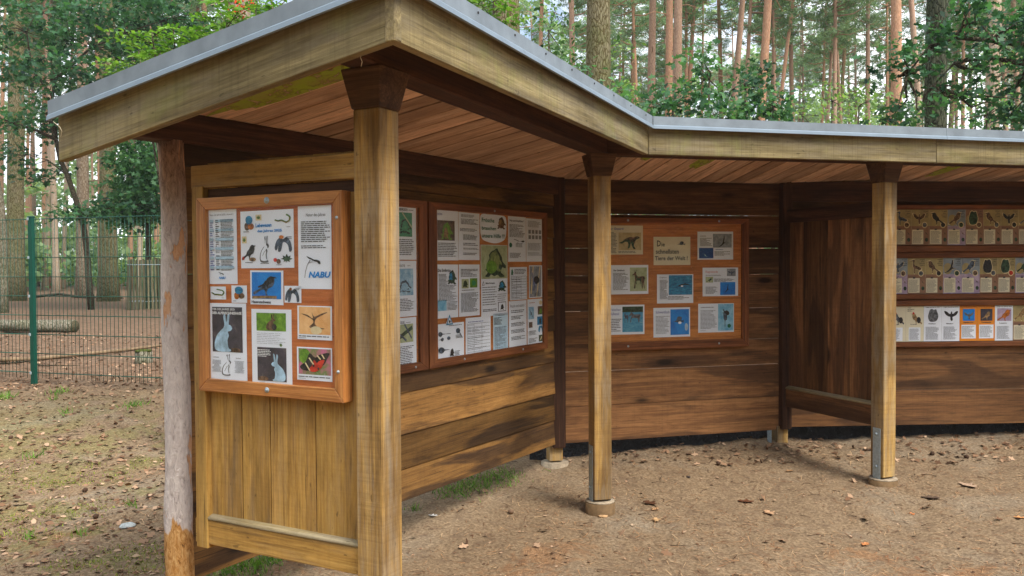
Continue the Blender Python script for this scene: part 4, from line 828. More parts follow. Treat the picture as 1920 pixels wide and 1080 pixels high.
sheet(B, oB, rb(273, 745, 420, 938), 'white sheet of tadpole stages in dark blue, bottom left of the frog board', [('L', (.4, .05, .92, .08), 1), ('P', (0, .1, 1, .9), None, [('tadpole', SLATE, (.0, .12, .3, .3), 1), ('tadpole', SLATE, (.0, .32, .2, .45)), ('blob', SLATE, (.32, .3, .46, .42)), ('blob', SLATE, (.66, .06, .84, .24)), ('rib', SLATE, [(.8, .2), (.92, .4)], .03), ('tadpole', SLATE, (.0, .62, .42, .85), 1), ('frog', DK, (.42, .7, .6, .97))]), ('L', (.3, .25, .48, .29), 1), ('L', (.66, .32, .9, .42), 3), ('L', (.62, .74, .84, .88), 4), ('L', (.66, .92, .8, .95), 1)], GB)
sheet(B, oB, rb(428, 710, 570, 920), 'white sheet with faint empty table lines, bottom row of the frog board', [('L', (.08, .09, .7, .12), 1, {'m': NAVY}), ('P', (.05, .15, .95, .92), None, [('rib', INKL, [(0, k/9), (1, k/9)], .008) for k in range(10)]+[('rib', INKL, [(k, 0), (k, 1)], .008) for k in (.0, .28, .62)]), ('L', (.06, .16, .9, .8), 16, {'m': INKL, 'f': .25, 'g': .7}), ('P', (.3, .94, .38, .98), None, [('blob', DK, (0, 0, 1, 1))])], GB)
sheet(B, oB, rb(583, 685, 668, 890), 'pale blue sheet with narrow table, bottom row of the frog board', [('L', (.3, .04, .8, .07), 1), ('L', (.05, .1, .6, .3), 7), ('P', (.06, .34, .95, .92), LTBLUE, [('rib', INKL, [(k, 0), (k, 1)], .01) for k in (.2, .4, .8)]), ('L', (.08, .35, .9, .9), 20, {'m': INKL, 'g': .6})], GB, mat=PAPERB)
sheet(B, oB, rb(672, 615, 772, 877), 'white sheet headed Frösche sind nützlich with short bullet lines', [('H', 'Frösche sind nützlich !!', (.06, .07, .92, .13), {'b': 0}), ('L', (.1, .18, .9, .25), 2)]+[('L', (.1, .3+.14*k, .92, .38+.14*k), 3) for k in range(4)], GB)
sheet(B, oB, rb(776, 605, 866, 858), 'white sheet of little blue and green pictures, bottom right of the frog board', [('L', (.1, .06, .6, .09), 1, {'m': OR}), ('P', (.06, .16, .4, .42), 'ice', [('swift', SLATE, (.1, .1, .9, .9))]), ('P', (.64, .16, .96, .34), 'brown', [('frog', PH['grass'], (.2, .2, .9, .9))]), ('P', (.6, .38, .97, .56), 'sea', [('blob', DK, (.3, .2, .7, .9))]), ('P', (.08, .48, .3, .6), 'brown', []), ('P', (.66, .57, .95, .72), None, [('wing', PH['sea'], (0, 0, 1, 1))]), ('P', (.7, .78, .95, .92), DKG, [('bird', CREAMP, (.2, .1, .8, .9))]), ('P', (.7, .04, .93, .13), None, [('blob', CREAMP, (0, 0, 1, 1))]), ('L', (.1, .66, .55, .76), 5), ('L', (.08, .82, .6, .92), 4)], GB)
GC = 'sheets in the half hidden frog board'
def sheetr(W, off, xr, yt, yb, wd, *a, **k):
    s1, z1 = W.at(xr, yt, off); _, z0 = W.at(xr, yb, off); return sheet_sz(W, off, s1-wd, s1, z1, z0, *a, **k)
sheetr(B, oB, 779.5, 390.5, 487, .205, 'green pond frog photo above text, top sheet right behind the front post', [('H', 'WASSERFROSCH', (.1, .02, .62, .07), {'b': 2}), ('L', (.66, .035, .93, .06), 1), ('P', (.1, .1, .82, .56), 'green', [('frog', DKG, (.2, .2, .95, .9)), ('frog', PH['green'], (.3, .3, .85, .8)), ('rib', PH['meadow'], [(.4, 0), (.98, .6)], .05)]), ('L', (.1, .6, .9, .92), 9)], GC)
sheetr(B, oB, 780, 489, 592, .205, 'pale blue photo above text, middle sheet right behind the front post', [('H', 'ERDKRÖTE', (.1, .06, .5, .11)), ('L', (.6, .08, .85, .1), 1), ('P', (.1, .14, .86, .62), 'ice', [('frog', SLATE, (.1, .4, .9, .9)), ('frog', PH['ice'], (.2, .5, .8, .85))]), ('L', (.1, .67, .9, .9), 8)], GC)
sheetr(B, oB, 780, 594, 693, .205, 'grey-green photo of a lizard above text, bottom sheet right behind the front post', [('H', 'WALDEIDECHSE', (.1, .06, .48, .11), {'sh': .1}), ('L', (.55, .08, .8, .1), 1), ('P', (.1, .12, .86, .46), 'meadow', [('rib', DKG, [(.1, .8), (.5, .5), (.95, .2)], .1), ('rib', SLATE, [(0, .3), (.6, .9)], .06), ('rib', SLATE, [(.5, 0), (.9, .8)], .06)]), ('L', (.1, .52, .92, .96), 14)], GC)

# --- board C
def zc(x, y): return (1090+x/3.8576, 390+y/3.8576)
fC = .04
s1, z1 = C.at(*zc(1215, 78), fC); z0 = C.at(*zc(1195, 1000), fC)[1]; a1, b1 = C.at(*zc(1165, 116), fC); b0 = C.at(*zc(1160, 945), fC)[1]
s0 = C.at(1110, 500, fC)[0]; a0 = s0+(s1-a1)+.006
noticeboard(C, (s0, s1), (a0, a1), (z0, b0, b1, z1), .002, fC, W_FRAMED, W_PLYD, 'wide brown framed board with ten animal speed sheets on the middle back wall',
            [(s0+.22*(s1-s0), (z1+b1)/2, .008), (s1-.2*(s1-s0), (z1+b1)/2, .008), (s0+.22*(s1-s0), (z0+b0)/2, .008), (s1-.2*(s1-s0), (z0+b0)/2, .008)])
oC = .023; rc_ = lambda x0, y0, x1, y1: zc(x0, y0)+zc(x1, y1); GD = 'sheets in the fastest animals board'
sheet(C, oC, rc_(180, 126, 445, 336), 'landscape sheet with running cheetah on sand, partly behind the middle post', [('H', 'Der Gepard', (.04, .07, .46, .17), {'m': NAVY}), ('L', (.04, .22, .3, .96), 16), ('P', (.33, .24, .95, .85), 'sand', [('cheetah', DKG, (.02, .15, .96, .95)), ('cheetah', BROWN, (.2, .2, .9, .6))]), ('L', (.32, .87, .9, .96), 2)], GD, mat=PAPERC)
sheet(C, oC, rc_(522, 208, 788, 412), 'cream title sheet reading Die schnellsten Tiere der Welt', [('H', 'D', (.09, .13, .19, .34)), ('H', 'ie', (.21, .2, .30, .34)), ('H', 'schnellsten', (.06, .44, .68, .60)), ('H', 'Tiere der Welt !', (.03, .68, .92, .83)), ('P', (.64, .16, .87, .33), None, [('fish', SLATE, (0, 0, 1, 1))])], GD, mat=PAPERC)
sheet(C, oC, rc_(840, 170, 1097, 373), 'landscape sheet with flying bird on grey and a dark blue photo below', [('L', (.07, .14, .24, .18), 1), ('L', (.07, .22, .40, .52), 8), ('P', (.43, .08, .96, .57), 'grey', [('swift2', DK, (.3, .1, .78, .95))]), ('P', (.04, .58, .44, .95), 'navy', [('swift', LTBLUE, (.3, .5, .6, .9))]), ('L', (.5, .62, .72, .66), 1, {'m': NAVY}), ('L', (.47, .7, .92, .86), 4)], GD)
sheet(C, oC, rc_(215, 413, 484, 621), 'landscape sheet Der Gabelbock with pronghorn standing on pale meadow', [('H', 'Der Gabelbock', (.06, .15, .36, .21), {'b': 2}), ('L', (.05, .26, .47, .86), 15), ('P', (.50, .09, .96, .9), 'meadow', [('deer', BROWN, (.12, .08, .92, .88)), ('deer', DKG, (.3, .3, .7, .7))])], GD)
sheet(C, oC, rc_(547, 481, 809, 686), 'landscape sheet Delphine with dolphin leaping in turquoise water', [('H', 'Delphine', (.07, .08, .26, .14), {'b': 0}), ('L', (.07, .18, .3, .86), 17), ('P', (.32, .03, .97, .71), 'sea', [('dolphin', DK, (.35, .35, .95, .65)), ('blob', WHITEI, (.5, .52, .62, .6))]), ('L', (.3, .75, .9, .88), 3)], GD)
sheet(C, oC, rc_(877, 432, 1133, 635), 'landscape sheet headed Flugrekorde in red with three bird photos', [('H', 'Flugrekorde', (.08, .11, .42, .2), {'m': REDI, 'b': 0}), ('P', (.68, .04, .93, .3), 'grey', [('fly', SLATE, (.1, .2, .9, .9))]), ('P', (.08, .32, .29, .52), 'meadow', [('bird', DKG, (.1, .2, .9, .9))]), ('L', (.08, .25, .6, .29), 2), ('L', (.32, .38, .92, .5), 4), ('L', (.08, .66, .42, .92), 8), ('P', (.49, .51, .92, .96), 'blue', [('swift2', DK, (.3, .1, .65, .8))])], GD)
sheet(C, oC, rc_(188, 703, 456, 911), 'landscape sheet on the wild ass with two animals in blue grass', [('H', 'Persischer', (.0, .11, .36, .2), {'m': NAVY, 'b': 0}), ('H', 'Halbesel', (.06, .25, .31, .34), {'m': NAVY, 'b': 0}), ('L', (.05, .45, .38, .9), 8), ('P', (.40, .06, .96, .92), 'steppe', [('rect', DKG, (0, 0, 1, .22)), ('horse', GREYB, (.32, .22, .92, .62)), ('horse', SLATE, (.08, .25, .3, .62))])], GD)
sheet(C, oC, rc_(521, 723, 786, 929), 'landscape sheet Schwertfisch with sailfish on blue sea', [('H', 'Schwertfisch', (.06, .1, .43, .19), {'m': NAVY, 'b': 0}), ('L', (.06, .27, .44, .88), 14, {'m': INKL}), ('P', (.46, .06, .97, .93), 'blue', [('fish', SLATE, (.15, .28, .75, .6)), ('blob', WHITEI, (.4, .48, .6, .58)), ('blob', LTBLUE, (.75, .55, .95, .85))])], GD)
sheet(C, oC, rc_(845, 693, 1103, 895), 'landscape sheet with large running bird on icy blue, bottom right of its board', [('L', (.07, .1, .5, .16), 1, {'m': INKL}), ('L', (.06, .22, .52, .88), 15, {'m': INKL}), ('L', (.06, .92, .22, .94), 1), ('P', (.55, .02, .98, .95), 'snow', [('rhea', DK, (.3, .2, .75, .6)), ('rhea', SLATE, (.3, .3, .6, .85)), ('blob', GREENI, (.6, .75, .85, .9))])], GD)

# --- three long display cases with bird cards on the right wall
def zd(x, y): return (1680+x/3.8571, 380+y/3.8571)
fE = .04; oE = .02
yrows = [((15, 48), (50, 307), (310, 354)), ((358, 398), (400, 658), (660, 697)), ((703, 744), (748, 1003), (1006, 1040))]
sE0 = E.at(1648, 500, fE)[0]-.12; sE1 = 4.3
names = ['top', 'middle', 'bottom']
zE = lambda y: E.at(1800, 380+y/3.8571, fE)[1]
for k, (a, b, c) in enumerate(yrows):
    e = empty('display_case', E.P((sE0+sE1)/2, 0, zE(c[1])), '%s long shallow brown case holding a row of bird cards on the right wall' % names[k], 'display case')
    for q, t_n in ((a, .3), (c, .8)):
        mb = MB(); mb.box(E, (sE0, sE1), (.002, fE), (zE(q[1]), zE(q[0])), 0, t_n); mb.build('rail', W_FRAMED, e, .003)
    mb = MB(); mb.box(E, (sE0, sE1), (.002, .010), (zE(b[1])-.004, zE(b[0])+.004)); mb.build('backing', W_DARK, e)
CARDX = [[-25, 108, 236, 370, 500, 628, 755, 882, 1010], [-44, 83, 212, 340, 472, 605, 735, 862, 992], [-56, 73, 203, 332, 462, 590, 718, 848, 978]]
def oldcard(bird, bm_, base, year, name, egg=BROWN, m2=None, flip=False, bx=(.08, .04, .78, .42)):
    it = [('P', (0, 0, 1, .46), base, [('blob', PH['card'], (.0, .3, .5, 1))]), ('P', (0, .46, 1, 1), 'cardr' if base != 'cardb' else 'mauve', []),
          ('P', bx, None, [(bird, CREAMP, (-.07, -.06, 1.07, 1.06))+((1,) if flip else ()), (bird, bm_, (0, 0, 1, 1))+((1,) if flip else ())]),
          ('P', (.58, .34, .92, .52), None, [('blob', CREAMP, (0, 0, 1, 1)), ('blob', egg, (.12, .14, .88, .86))]),
          ('P', (.04, .55, .68, .97), None, [('rect', PAPERC, (0, .03, 1, 1)), ('rect', INK, (.4, -.03, .6, .06))]), ('L', (.08, .6, .64, .95), 11, {'f': .32}),
          ('P', (.74, .6, .98, .92), None, [('swift', BROWN, (0, 0, 1, .4)), ('blob', DKG, (.1, .6, .9, .95))]),
          ('H', 'Vogel', (.66, .03, .94, .065)), ('H', 'des', (.74, .085, .92, .115)), ('H', 'Jahres', (.66, .135, .96, .17)), ('H', year, (.7, .19, .94, .22)), ('H', name, (.06, .5, .5, .53), {'b': 0})]
    return it
r1 = [('heron', SLATE, 'card', '1984', 'Weißstorch', 'long legged stork'), ('fly', BROWN, 'card', '1985', 'Neuntöter', 'two small perched songbirds'), ('bird', DK, 'card', '1986', 'Saatkrähe', 'black rook'), ('bird', BROWN, 'cardb', '1987', 'Braunkehlchen', 'brown songbird over dark stump'),
      ('owl', DKG, 'cardr', '1988', 'Wendehals', 'green tree foliage and bird'), ('bird', BROWN, 'card', '1989', 'Teichrohrsänger', 'slim brown songbird and nest'), ('fly', DK, 'card', '1990', 'Pirol', 'black bird among leaves'), ('bird', GREYB, 'card', '1991', 'Rebhuhn', 'bird cut by the picture edge')]
r2 = [('fly', SLATE, 'cardb', '2000', 'Rotmilan', 'dark flying bird of prey'), ('heron', BROWN, 'card', '2001', 'Haubentaucher', 'crested grebe on nest'), ('bird', BROWN, 'card', '2002', 'Haussperling', 'sparrow with grey egg'), ('swift2', DK, 'cardb', '2003', 'Mauersegler', 'dark sickle winged swift'),
      ('bird', SLATE, 'cardb', '2004', 'Zaunkönig', 'grey-blue wren and round nest'), ('owl', DK, 'card', '2005', 'Uhu', 'large dark owl'), ('owl', DKG, 'card', '2006', 'Kleiber', 'green woodpecker on dark tree'), ('bird', DKG, 'cardb', '2007', 'Turmfalke', 'two greenish birds by the edge')]
G1 = 'bird cards on the right wall'
def row(k, i):
    x0, x1 = CARDX[k][i], CARDX[k][i+1]
    s0 = E.at(1680+x0/3.8571, 500, oE)[0]; s1 = E.at(1680+x1/3.8571, 500, oE)[0]; return s0+.0006, s1-.0006, zE(yrows[k][1][0])+.001, zE(yrows[k][1][1])+.001
for k, rr in ((0, r1), (1, r2)):
    for i, (bd, bm_, base, yr, nm, ds) in enumerate(rr):
        s0, s1, z1, z0 = row(k, i)
        sheet_sz(E, oE, s0, s1, z1, z0, 'card with %s in the %s row of bird cards' % (ds, names[k]), oldcard(bd, bm_, base, yr, nm, [BROWN, GREYB, DK, DKG][i % 4] if not (k == 1 and i == 6) else REDP, flip=(i % 3 == 2)), G1, PAPERC, cat='bird card', name='bird_card', tilt=0)
def newcard(kind):
    tx_ = [('L', (.1, .58, .85, .95), 14, {'m': INKL if kind[2] != PAPERO else INK})]
    if kind[0] == 'o':
        return [('H', 'Vogel des Jahres '+kind[3], (.04, .02, .96, .05), {'b': 2}), ('P', (.18, .09, .86, .43), kind[5], [(kind[1], kind[6], (.1, .15, .9, .9))]), ('H', kind[4], (.22, .455, .78, .49), {'b': 2}), ('P', (.1, .54, .92, .93), None, [('rect', PAPER, (0, 0, 1, 1))]), ('L', (.14, .57, .85, .9), 13, {'m': GREYB})]
    if kind[0] == 'w':
        return [('H', 'Vogel des Jahres '+kind[3], (.08, .02, .92, .05), {'b': 1}), ('P', (.12, .08, .92, .44), kind[5], [(kind[1], kind[6], (0, 0, 1, 1))]), ('H', kind[4], (.24, .485, .66, .515), {'b': 2})]+tx_
    return [('H', 'Vogel', (.08, .03, .28, .06)), ('H', 'des Jahres', (.08, .075, .45, .105)), ('H', kind[3], (.08, .12, .3, .15)), ('P', (.28, .16, .9, .52), None, [('bird', kind[6], (0, 0, 1, 1), 1), ('blob', REDP, (.12, .02, .32, .2)), ('blob', DK, (.5, .4, .9, .9))]), ('H', kind[4], (.24, .5, .62, .53)), ('P', (.16, .6, .82, .98), PAPER, []), ('L', (.2, .63, .75, .95), 12, {'m': INKL})]
r3 = [('c', 'bird', PAPERC, '2015', 'Habicht', None, GREYB, 'cream card with long grey hawk'), ('c', 'bird', PAPERC, '2016', 'Stieglitz', None, TANP, 'cream card with goldfinch of red face'), ('w', 'owl', PAPER, '2017', 'Waldkauz', None, GREYB, 'white card with grey speckled owl'),
      ('w', 'fly', PAPER, '2018', 'Star', None, DK, 'white card with black starling spreading its wings'), ('o', 'fly', PAPERO, '2019', 'Feldlerche', 'blue', GREYB, 'orange card with lark on sky blue photo'), ('o', 'bird', PAPERO, '2020', 'Turteltaube', 'dark', TANP, 'orange card with dove on dark photo'),
      ('w', 'bird', PAPER, '2021', 'Rotkehlchen', 'mauve', OR, 'white card with robin on mauve photo')]
for i, kd in enumerate(r3):
    s0, s1, z1, z0 = row(2, i); sheet_sz(E, oE, s0, s1, z1, z0, kd[7]+' in the bottom row', newcard(kd), G1, kd[2], cat='bird card', name='bird_card', tilt=0)
s0, s1, z1, z0 = row(2, 7); sheet_sz(E, oE, s0, s1, z1, z0, 'olive card with crested bird at the right end of the bottom row', oldcard('bird', TANP, 'card', '2022', 'Wiedehopf'), G1, PAPERC, cat='bird card', name='bird_card', tilt=0)
# ---------------------------------------------------------------- vegetation tools
L_OAK = leafmat('oak_leaves', (30, 76, 52), (112, 160, 108), .45); L_OAKD = leafmat('oak_leaves_dark', (18, 54, 40), (84, 134, 90), .4)
L_PINE = leafmat('pine_needles', (66, 100, 70), (146, 174, 128), .35, .6); L_BEECH = leafmat('light_leaves', (66, 104, 48), (150, 184, 104), .4)
L_ROWAN = leafmat('rowan_leaves', (70, 116, 44), (132, 174, 76), .35); L_SHRUB = leafmat('shrub_leaves', (30, 68, 38), (104, 148, 82), .35)
L_FAR = leafmat('far_leaves_hazed', (98, 132, 92), (172, 196, 144), .4, .7)  # distance haze is put into this pale leaf colour
BK_PINE = barkmat('pine_bark', (66, 58, 50), (130, 116, 98), (172, 158, 136), (192, 158, 132), 4.5, 8.5)
BK_PINEG = barkmat('pine_bark_mossy', (62, 56, 42), (116, 108, 82), (156, 148, 118), (176, 128, 98), 9, 15, moss=((112, 118, 70), .55))
BK_PINEO = barkmat('pine_bark_orange', (90, 70, 56), (160, 128, 104), (200, 170, 144), (206, 164, 132), 0, 5)
BK_PALE = barkmat('pine_bark_pale', (96, 86, 76), (158, 144, 126), (196, 184, 166), (198, 162, 138), 6, 12)
BK_OAK = barkmat('oak_bark', (44, 38, 32), (80, 72, 60), (112, 104, 84), sc=1.6)
BK_GREY = barkmat('grey_bark', (62, 58, 50), (122, 114, 98), (160, 152, 134), moss=((104, 112, 70), .5))
SHAPES = dict(needle=np.array([(0, -.5), (1, 0), (0, .5)], float), diamond=np.array([(0, 0), (.45, -.5), (1, 0), (.45, .5)], float),
              leaf=np.array([(0, 0), (.25, -.36), (.62, -.42), (1, 0), (.62, .42), (.25, .36)], float),
              oak=np.array([(0, 0), (.2, -.3), (.36, -.16), (.55, -.5), (.7, -.2), (1, -.12), (1, .12), (.7, .2), (.55, .5), (.36, .16), (.2, .3)], float))
def leafmesh(name, C_, size, mat, seed=0, shape='leaf', aspect=.6, up=.55, dirs=None, tone=None, fold=.0):
    rs = np.random.RandomState(seed); n = len(C_); K_ = SHAPES[shape]; k = len(K_)
    d = rs.normal(size=(n, 3)) if dirs is None else dirs + rs.normal(size=(n, 3))*.25
    if dirs is None: d[:, 2] = d[:, 2]*.6-.15
    d /= np.linalg.norm(d, axis=1, keepdims=True)
    nr = rs.normal(size=(n, 3)); nr[:, 2] += up*3; nr -= d*(nr*d).sum(1, keepdims=True); nr /= np.linalg.norm(nr, axis=1, keepdims=True)
    b = np.cross(nr, d); sz = size*rs.uniform(.65, 1.3, n)
    v = C_[:, None, :] + (d[:, None, :]*K_[None, :, 0:1] + b[:, None, :]*K_[None, :, 1:2]*aspect)*sz[:, None, None] + nr[:, None, :]*(np.abs(K_[None, :, 1:2])*.35)*sz[:, None, None]
    me = bpy.data.meshes.new(name); f = np.arange(n*k).reshape(n, k); np_mesh(me, v.reshape(-1, 3), f, k)
    tn = np.clip((rs.uniform(0, 1, n) if tone is None else tone+rs.normal(0, .18, n)), 0, 1)
    a = me.attributes.new('tone', 'FLOAT', 'POINT'); a.data.foreach_set('value', np.repeat(tn, k).astype(np.float32))
    me.materials.append(mat); return me
def linkmesh(name, me, par):
    o = bpy.data.objects.new(name, me); COL.objects.link(o); o.parent = par; return o
def localtube(name, segs, mat, par, wob=.04, seg=9):
    mb = MB()
    for pts, rad in segs: mb.tube(pts, rad, seg, wob=wob)
    me = bpy.data.meshes.new(name); me.from_pydata(mb.v, [], mb.f); me.materials.append(mat); me.polygons.foreach_set('use_smooth', mb.sm); me.update()
    return linkmesh(name, me, par)
def cloud(rs, blobs, per, sig, flat=.55):
    """blobs: (cx,cy,cz,rx,ry,rz,nclusters) -> leaf centres in clumps, with clump tone"""
    P, T, CC = [], [], []
    for (cx, cy, cz, rx, ry, rz, n) in blobs:
        u = rs.normal(size=(n, 3)); u /= np.linalg.norm(u, axis=1, keepdims=True); r = rs.uniform(.25, 1, (n, 1))**.6
        c = np.array([cx, cy, cz]) + u*r*np.array([rx, ry, rz]); CC.append(c)
        for q in c:
            m_ = int(per*rs.uniform(.5, 1.5)); s_ = sig*rs.uniform(.6, 1.4)
            P.append(q + rs.normal(size=(m_, 3))*np.array([s_, s_, s_*flat])); T.append(np.full(m_, rs.uniform(.15, .85)))
    return np.concatenate(P), np.concatenate(T), np.concatenate(CC)
def limbs_to(rs, start, targets, r0, k):
    segs = []
    idx = rs.choice(len(targets), min(k, len(targets)), replace=False)
    for i in idx:
        t = Vector(targets[i]); s = Vector(start[rs.randint(len(start))]); mid = s.lerp(t, .5)+Vector((rs.normal()*.12, rs.normal()*.12, -abs(rs.normal())*.1))*(t-s).length
        segs.append(([s, s.lerp(mid, .5)+Vector(rs.normal(size=3)*.03), mid, mid.lerp(t, .5)+Vector(rs.normal(size=3)*.03), t], [r0, r0*.75, r0*.55, r0*.35, r0*.12]))
    return segs

# --- pines: four meshes of trunk + crown, copied
def pine_proto(i, mat, H, r, cb, fol=1.0, bend=.25):
    rs = np.random.RandomState(40+i); name = 'pine_tree'
    root = bpy.data.objects.new(name, None); root.empty_display_size = .2; COL.objects.link(root)
    pts = []; rad = []; ph = rs.uniform(0, 6)
    for k in range(20):
        t = k/19; z = -.25+t*H; fl = 1+.35*math.exp(-t*H/.5)
        pts.append((bend*math.sin(t*3+ph)*t, bend*math.cos(t*2.3+ph)*t, z)); rad.append(r*fl*(1-.72*t))
    segs = [(pts, rad)]; cen = []; st = []
    def pt(z): t = (z+.25)/H; k = min(18, int(t*19)); return Vector(pts[k]).lerp(Vector(pts[k+1]), t*19-k)
    for k in range(rs.randint(5, 12)):        # dead stubs and thin bare twigs
        z = rs.uniform(3, cb); a = rs.uniform(0, 6.28); L = rs.uniform(.3, 1.6); p = pt(z)
        segs.append(([p, p+Vector((math.cos(a)*L*.5, math.sin(a)*L*.5, .05*L)), p+Vector((math.cos(a)*L, math.sin(a)*L, -.15*L))], [.022, .014, .006]))
    for k in range(int(44*fol)):
        z = cb + (H-.4-cb)*rs.uniform(0, 1)**.8; a = rs.uniform(0, 6.28); L = (.8+2.4*math.sin(math.pi*min(1, .25+.75*(H-z)/(H-cb))))*rs.uniform(.5, 1); p = pt(min(z, H-.4))
        e = p+Vector((math.cos(a)*L, math.sin(a)*L, L*rs.uniform(-.1, .45))); m1 = p.lerp(e, .5)+Vector((0, 0, -.12*L))
        segs.append(([p, m1, e], [.045, .03, .01]))
        for j in range(rs.randint(7, 13)):
            f = rs.uniform(.35, 1.05); q = p.lerp(e, f); cen.append(np.array(q)+rs.normal(size=3)*np.array([.32, .32, .16])*(.5+f*.6))
    localtube('trunk', segs, mat, root, .05, 9)
    cen = np.array(cen); per = 26
    P = np.repeat(cen, per, 0)+rs.normal(size=(len(cen)*per, 3))*np.array([.11, .11, .07]); T = np.repeat(rs.uniform(.1, .9, len(cen)), per)
    linkmesh('crown', leafmesh('crown', P, .21, L_PINE, i, 'needle', .2, .2, tone=T), root)
    return root
def place(proto, used, loc, rz, sc, lean, label, cat, group):
    if id(proto) in used:
        o = proto.copy(); COL.objects.link(o)
        for ch in list(proto.children):
            c = ch.copy(); COL.objects.link(c); c.parent = o
    else: o = proto; used.add(id(proto))
    o.location = loc; o.rotation_mode = 'ZYX'
    M_ = Matrix.Rotation(lean, 4, 'Y') @ Matrix.Rotation(rz, 4, 'Z'); o.rotation_mode = 'QUATERNION'; o.rotation_quaternion = M_.to_quaternion(); o.scale = (sc, sc, max(sc, .92))
    tag(o, label, cat, group); return o
PR = {'o': pine_proto(1, BK_PINEO, 23, .17, 12.5), 'p': pine_proto(2, BK_PINE, 24, .20, 13), 'g': pine_proto(3, BK_PINEG, 25, .26, 15, .8), 'l': pine_proto(4, BK_PALE, 23, .16, 12)}
PRr = {'o': .17, 'p': .20, 'g': .26, 'l': .16}; PRH = {'o': 21, 'p': 22, 'g': 23, 'l': 21}
used = set()
GP = 'pines behind the shelter'
def pine(px, py, wpx, kind, dx, label, r=None):
    """px at height py in the photo, wpx width, dx = sideways drift in px per 100 px of height going up"""
    r0 = r or PRr[kind]; 
    # stem radius a few metres up is below the foot radius
    D = 2*r0*.86*F/wpx; sc = r0/PRr[kind]; q = at_depth(px, py, D); lean = math.atan(dx/100)
    x = q.x - (q.z-GZ(q.x, D))*math.tan(lean); return place(PR[kind], used, (x, D, GZ(x, D)), rnd.uniform(0, 6.28), sc, lean, label, 'tree', GP)
for a in [
 (948, 40, 52, 'g', -2, 'thick grey-brown furrowed pine just right of the roof corner', .24),
 (1011, 70, 10, 'o', 3, 'thin orange pine between the two thickest grey-brown trunks', .12),
 (1071, 70, 13, 'p', 0, 'straight slim reddish-grey pine left of the thick pale grey pine', .15),
 (1116, 90, 46, 'g', 0, 'thick pale grey pine with scaly bark above the middle of the roof', .25),
 (1191, 70, 8, 'o', -2, 'thin bright orange pine right of the thick pale grey pine', .12),
 (1218, 80, 17, 'p', 0, 'grey-brown pine standing alone right of the thin bright orange one', .2),
 (1257, 80, 16, 'o', 0, 'left stem of the close pair of rust brown pines', .18),
 (1273, 80, 19, 'p', 1, 'right thicker stem of the close pair of rust brown pines', .2),
 (1291, 80, 9, 'o', 1, 'thin orange pine hugging the right side of the rust brown pair', .14),
 (1384, 80, 14, 'p', 9, 'brown pine leaning right above the oak shrubs', .17), (1402, 80, 10, 'l', 3, 'slim grey pine crossing the brown leaning pine', .15),
 (1431, 80, 17, 'o', 6, 'broad bright orange pine in the middle of the sky gap', .19), (1453, 80, 9, 'l', -3, 'pale forked slim pine right of the broad bright orange one', .14),
 (1481, 80, 9, 'o', 14, 'strongly leaning thin orange pine next to the open sky', .13), (1542, 90, 7, 'o', 1, 'very thin orange pine right of the open sky, left of a twin', .13),
 (1556, 90, 8, 'l', 5, 'very thin pale pine leaning close to its orange neighbour', .13), (1586, 90, 9, 'g', 6, 'slim grey-green pine with bare side twigs', .16),
 (1625, 90, 11, 'p', -2, 'straight orange-brown pine with bare twigs on both sides', .17), (1664, 70, 8, 'o', -2, 'thin pinkish pine beside the thick salmon pine', .14),
 (1680, 80, 21, 'o', 0, 'thick salmon orange pine left of the big dark trunk', .21), (1716, 90, 13, 'l', -6, 'pale pinkish pine leaning left next to the big dark trunk', .17),
 (1799, 120, 8, 'p', 2, 'slim brown pine between dark trunk and pale grey trunk', .15), (1857, 80, 26, 'l', 0, 'pale grey rough pine near the right edge', .2),
 (1908, 120, 12, 'p', -3, 'brown pine at the extreme right edge behind oak leaves', .17),
 (27, 300, 29, 'g', 1.5, 'big pine at the left edge, grey-green below and orange above', .33), (153, 400, 21, 'p', 0.5, 'dark grey pine trunk standing behind the leaning young oak', .26),
 (201, 400, 29, 'g', 0, 'thick mossy green pine trunk left of the round post', .32), (187, 330, 12, 'o', 0, 'orange-pink pine trunk hidden partly by the mossy one', .2),
 (88, 430, 9, 'l', 5, 'pale thin crooked trunk behind the green fence post', .15), (103, 430, 11, 'l', -1, 'pale straight trunk right of the green fence post', .17),
 (122, 440, 8, 'l', 6, 'pale slender trunk leaning right, near the grey pine', .14), (243, 420, 10, 'o', 0, 'pinkish pine trunk over the slatted tree guard', .17), (254, 330, 8, 'l', -1, 'pale stem behind the dark foliage left of the round post', .16),
 (90, 150, 10, 'o', 2, 'slim orange pine high up between left edge pine and oak leaves', .18), (64, 380, 8, 'p', -1, 'dark narrow trunk just left of the fence post', .16), (293, 420, 9, 'l', 0, 'pale trunk touching the left side of the round post', .16),
 (448, 15, 34, 'l', 0, 'pale grey pine over the left roof slope near red berries', .24), (384, 10, 13, 'g', -6, 'dark slanting stem over the left roof slope', .16), (3, 120, 9, 'o', 2, 'orange pine cut by the left edge high up', .2)]:
    pine(*a)
# filler pines farther back
rs = np.random.RandomState(11); k = 0
fill = []
while k < 135:
    D = rs.uniform(42, 100); x = rs.uniform(-.72, .72)*D
    if any(abs(x/D-a/b)*F < 9 and abs(D-b) < 8 for a, b in fill): continue
    fill.append((x, D)); kind = 'oplg'[rs.randint(4)]
    place(PR[kind], used, (x, D, GZ(x, D)), rs.uniform(0, 6.28), rs.uniform(.7, 1.0), R(rs.normal()*1.6), 'slim far pine among many alike in the depth of the forest', 'tree', 'far pines of the forest'); k += 1

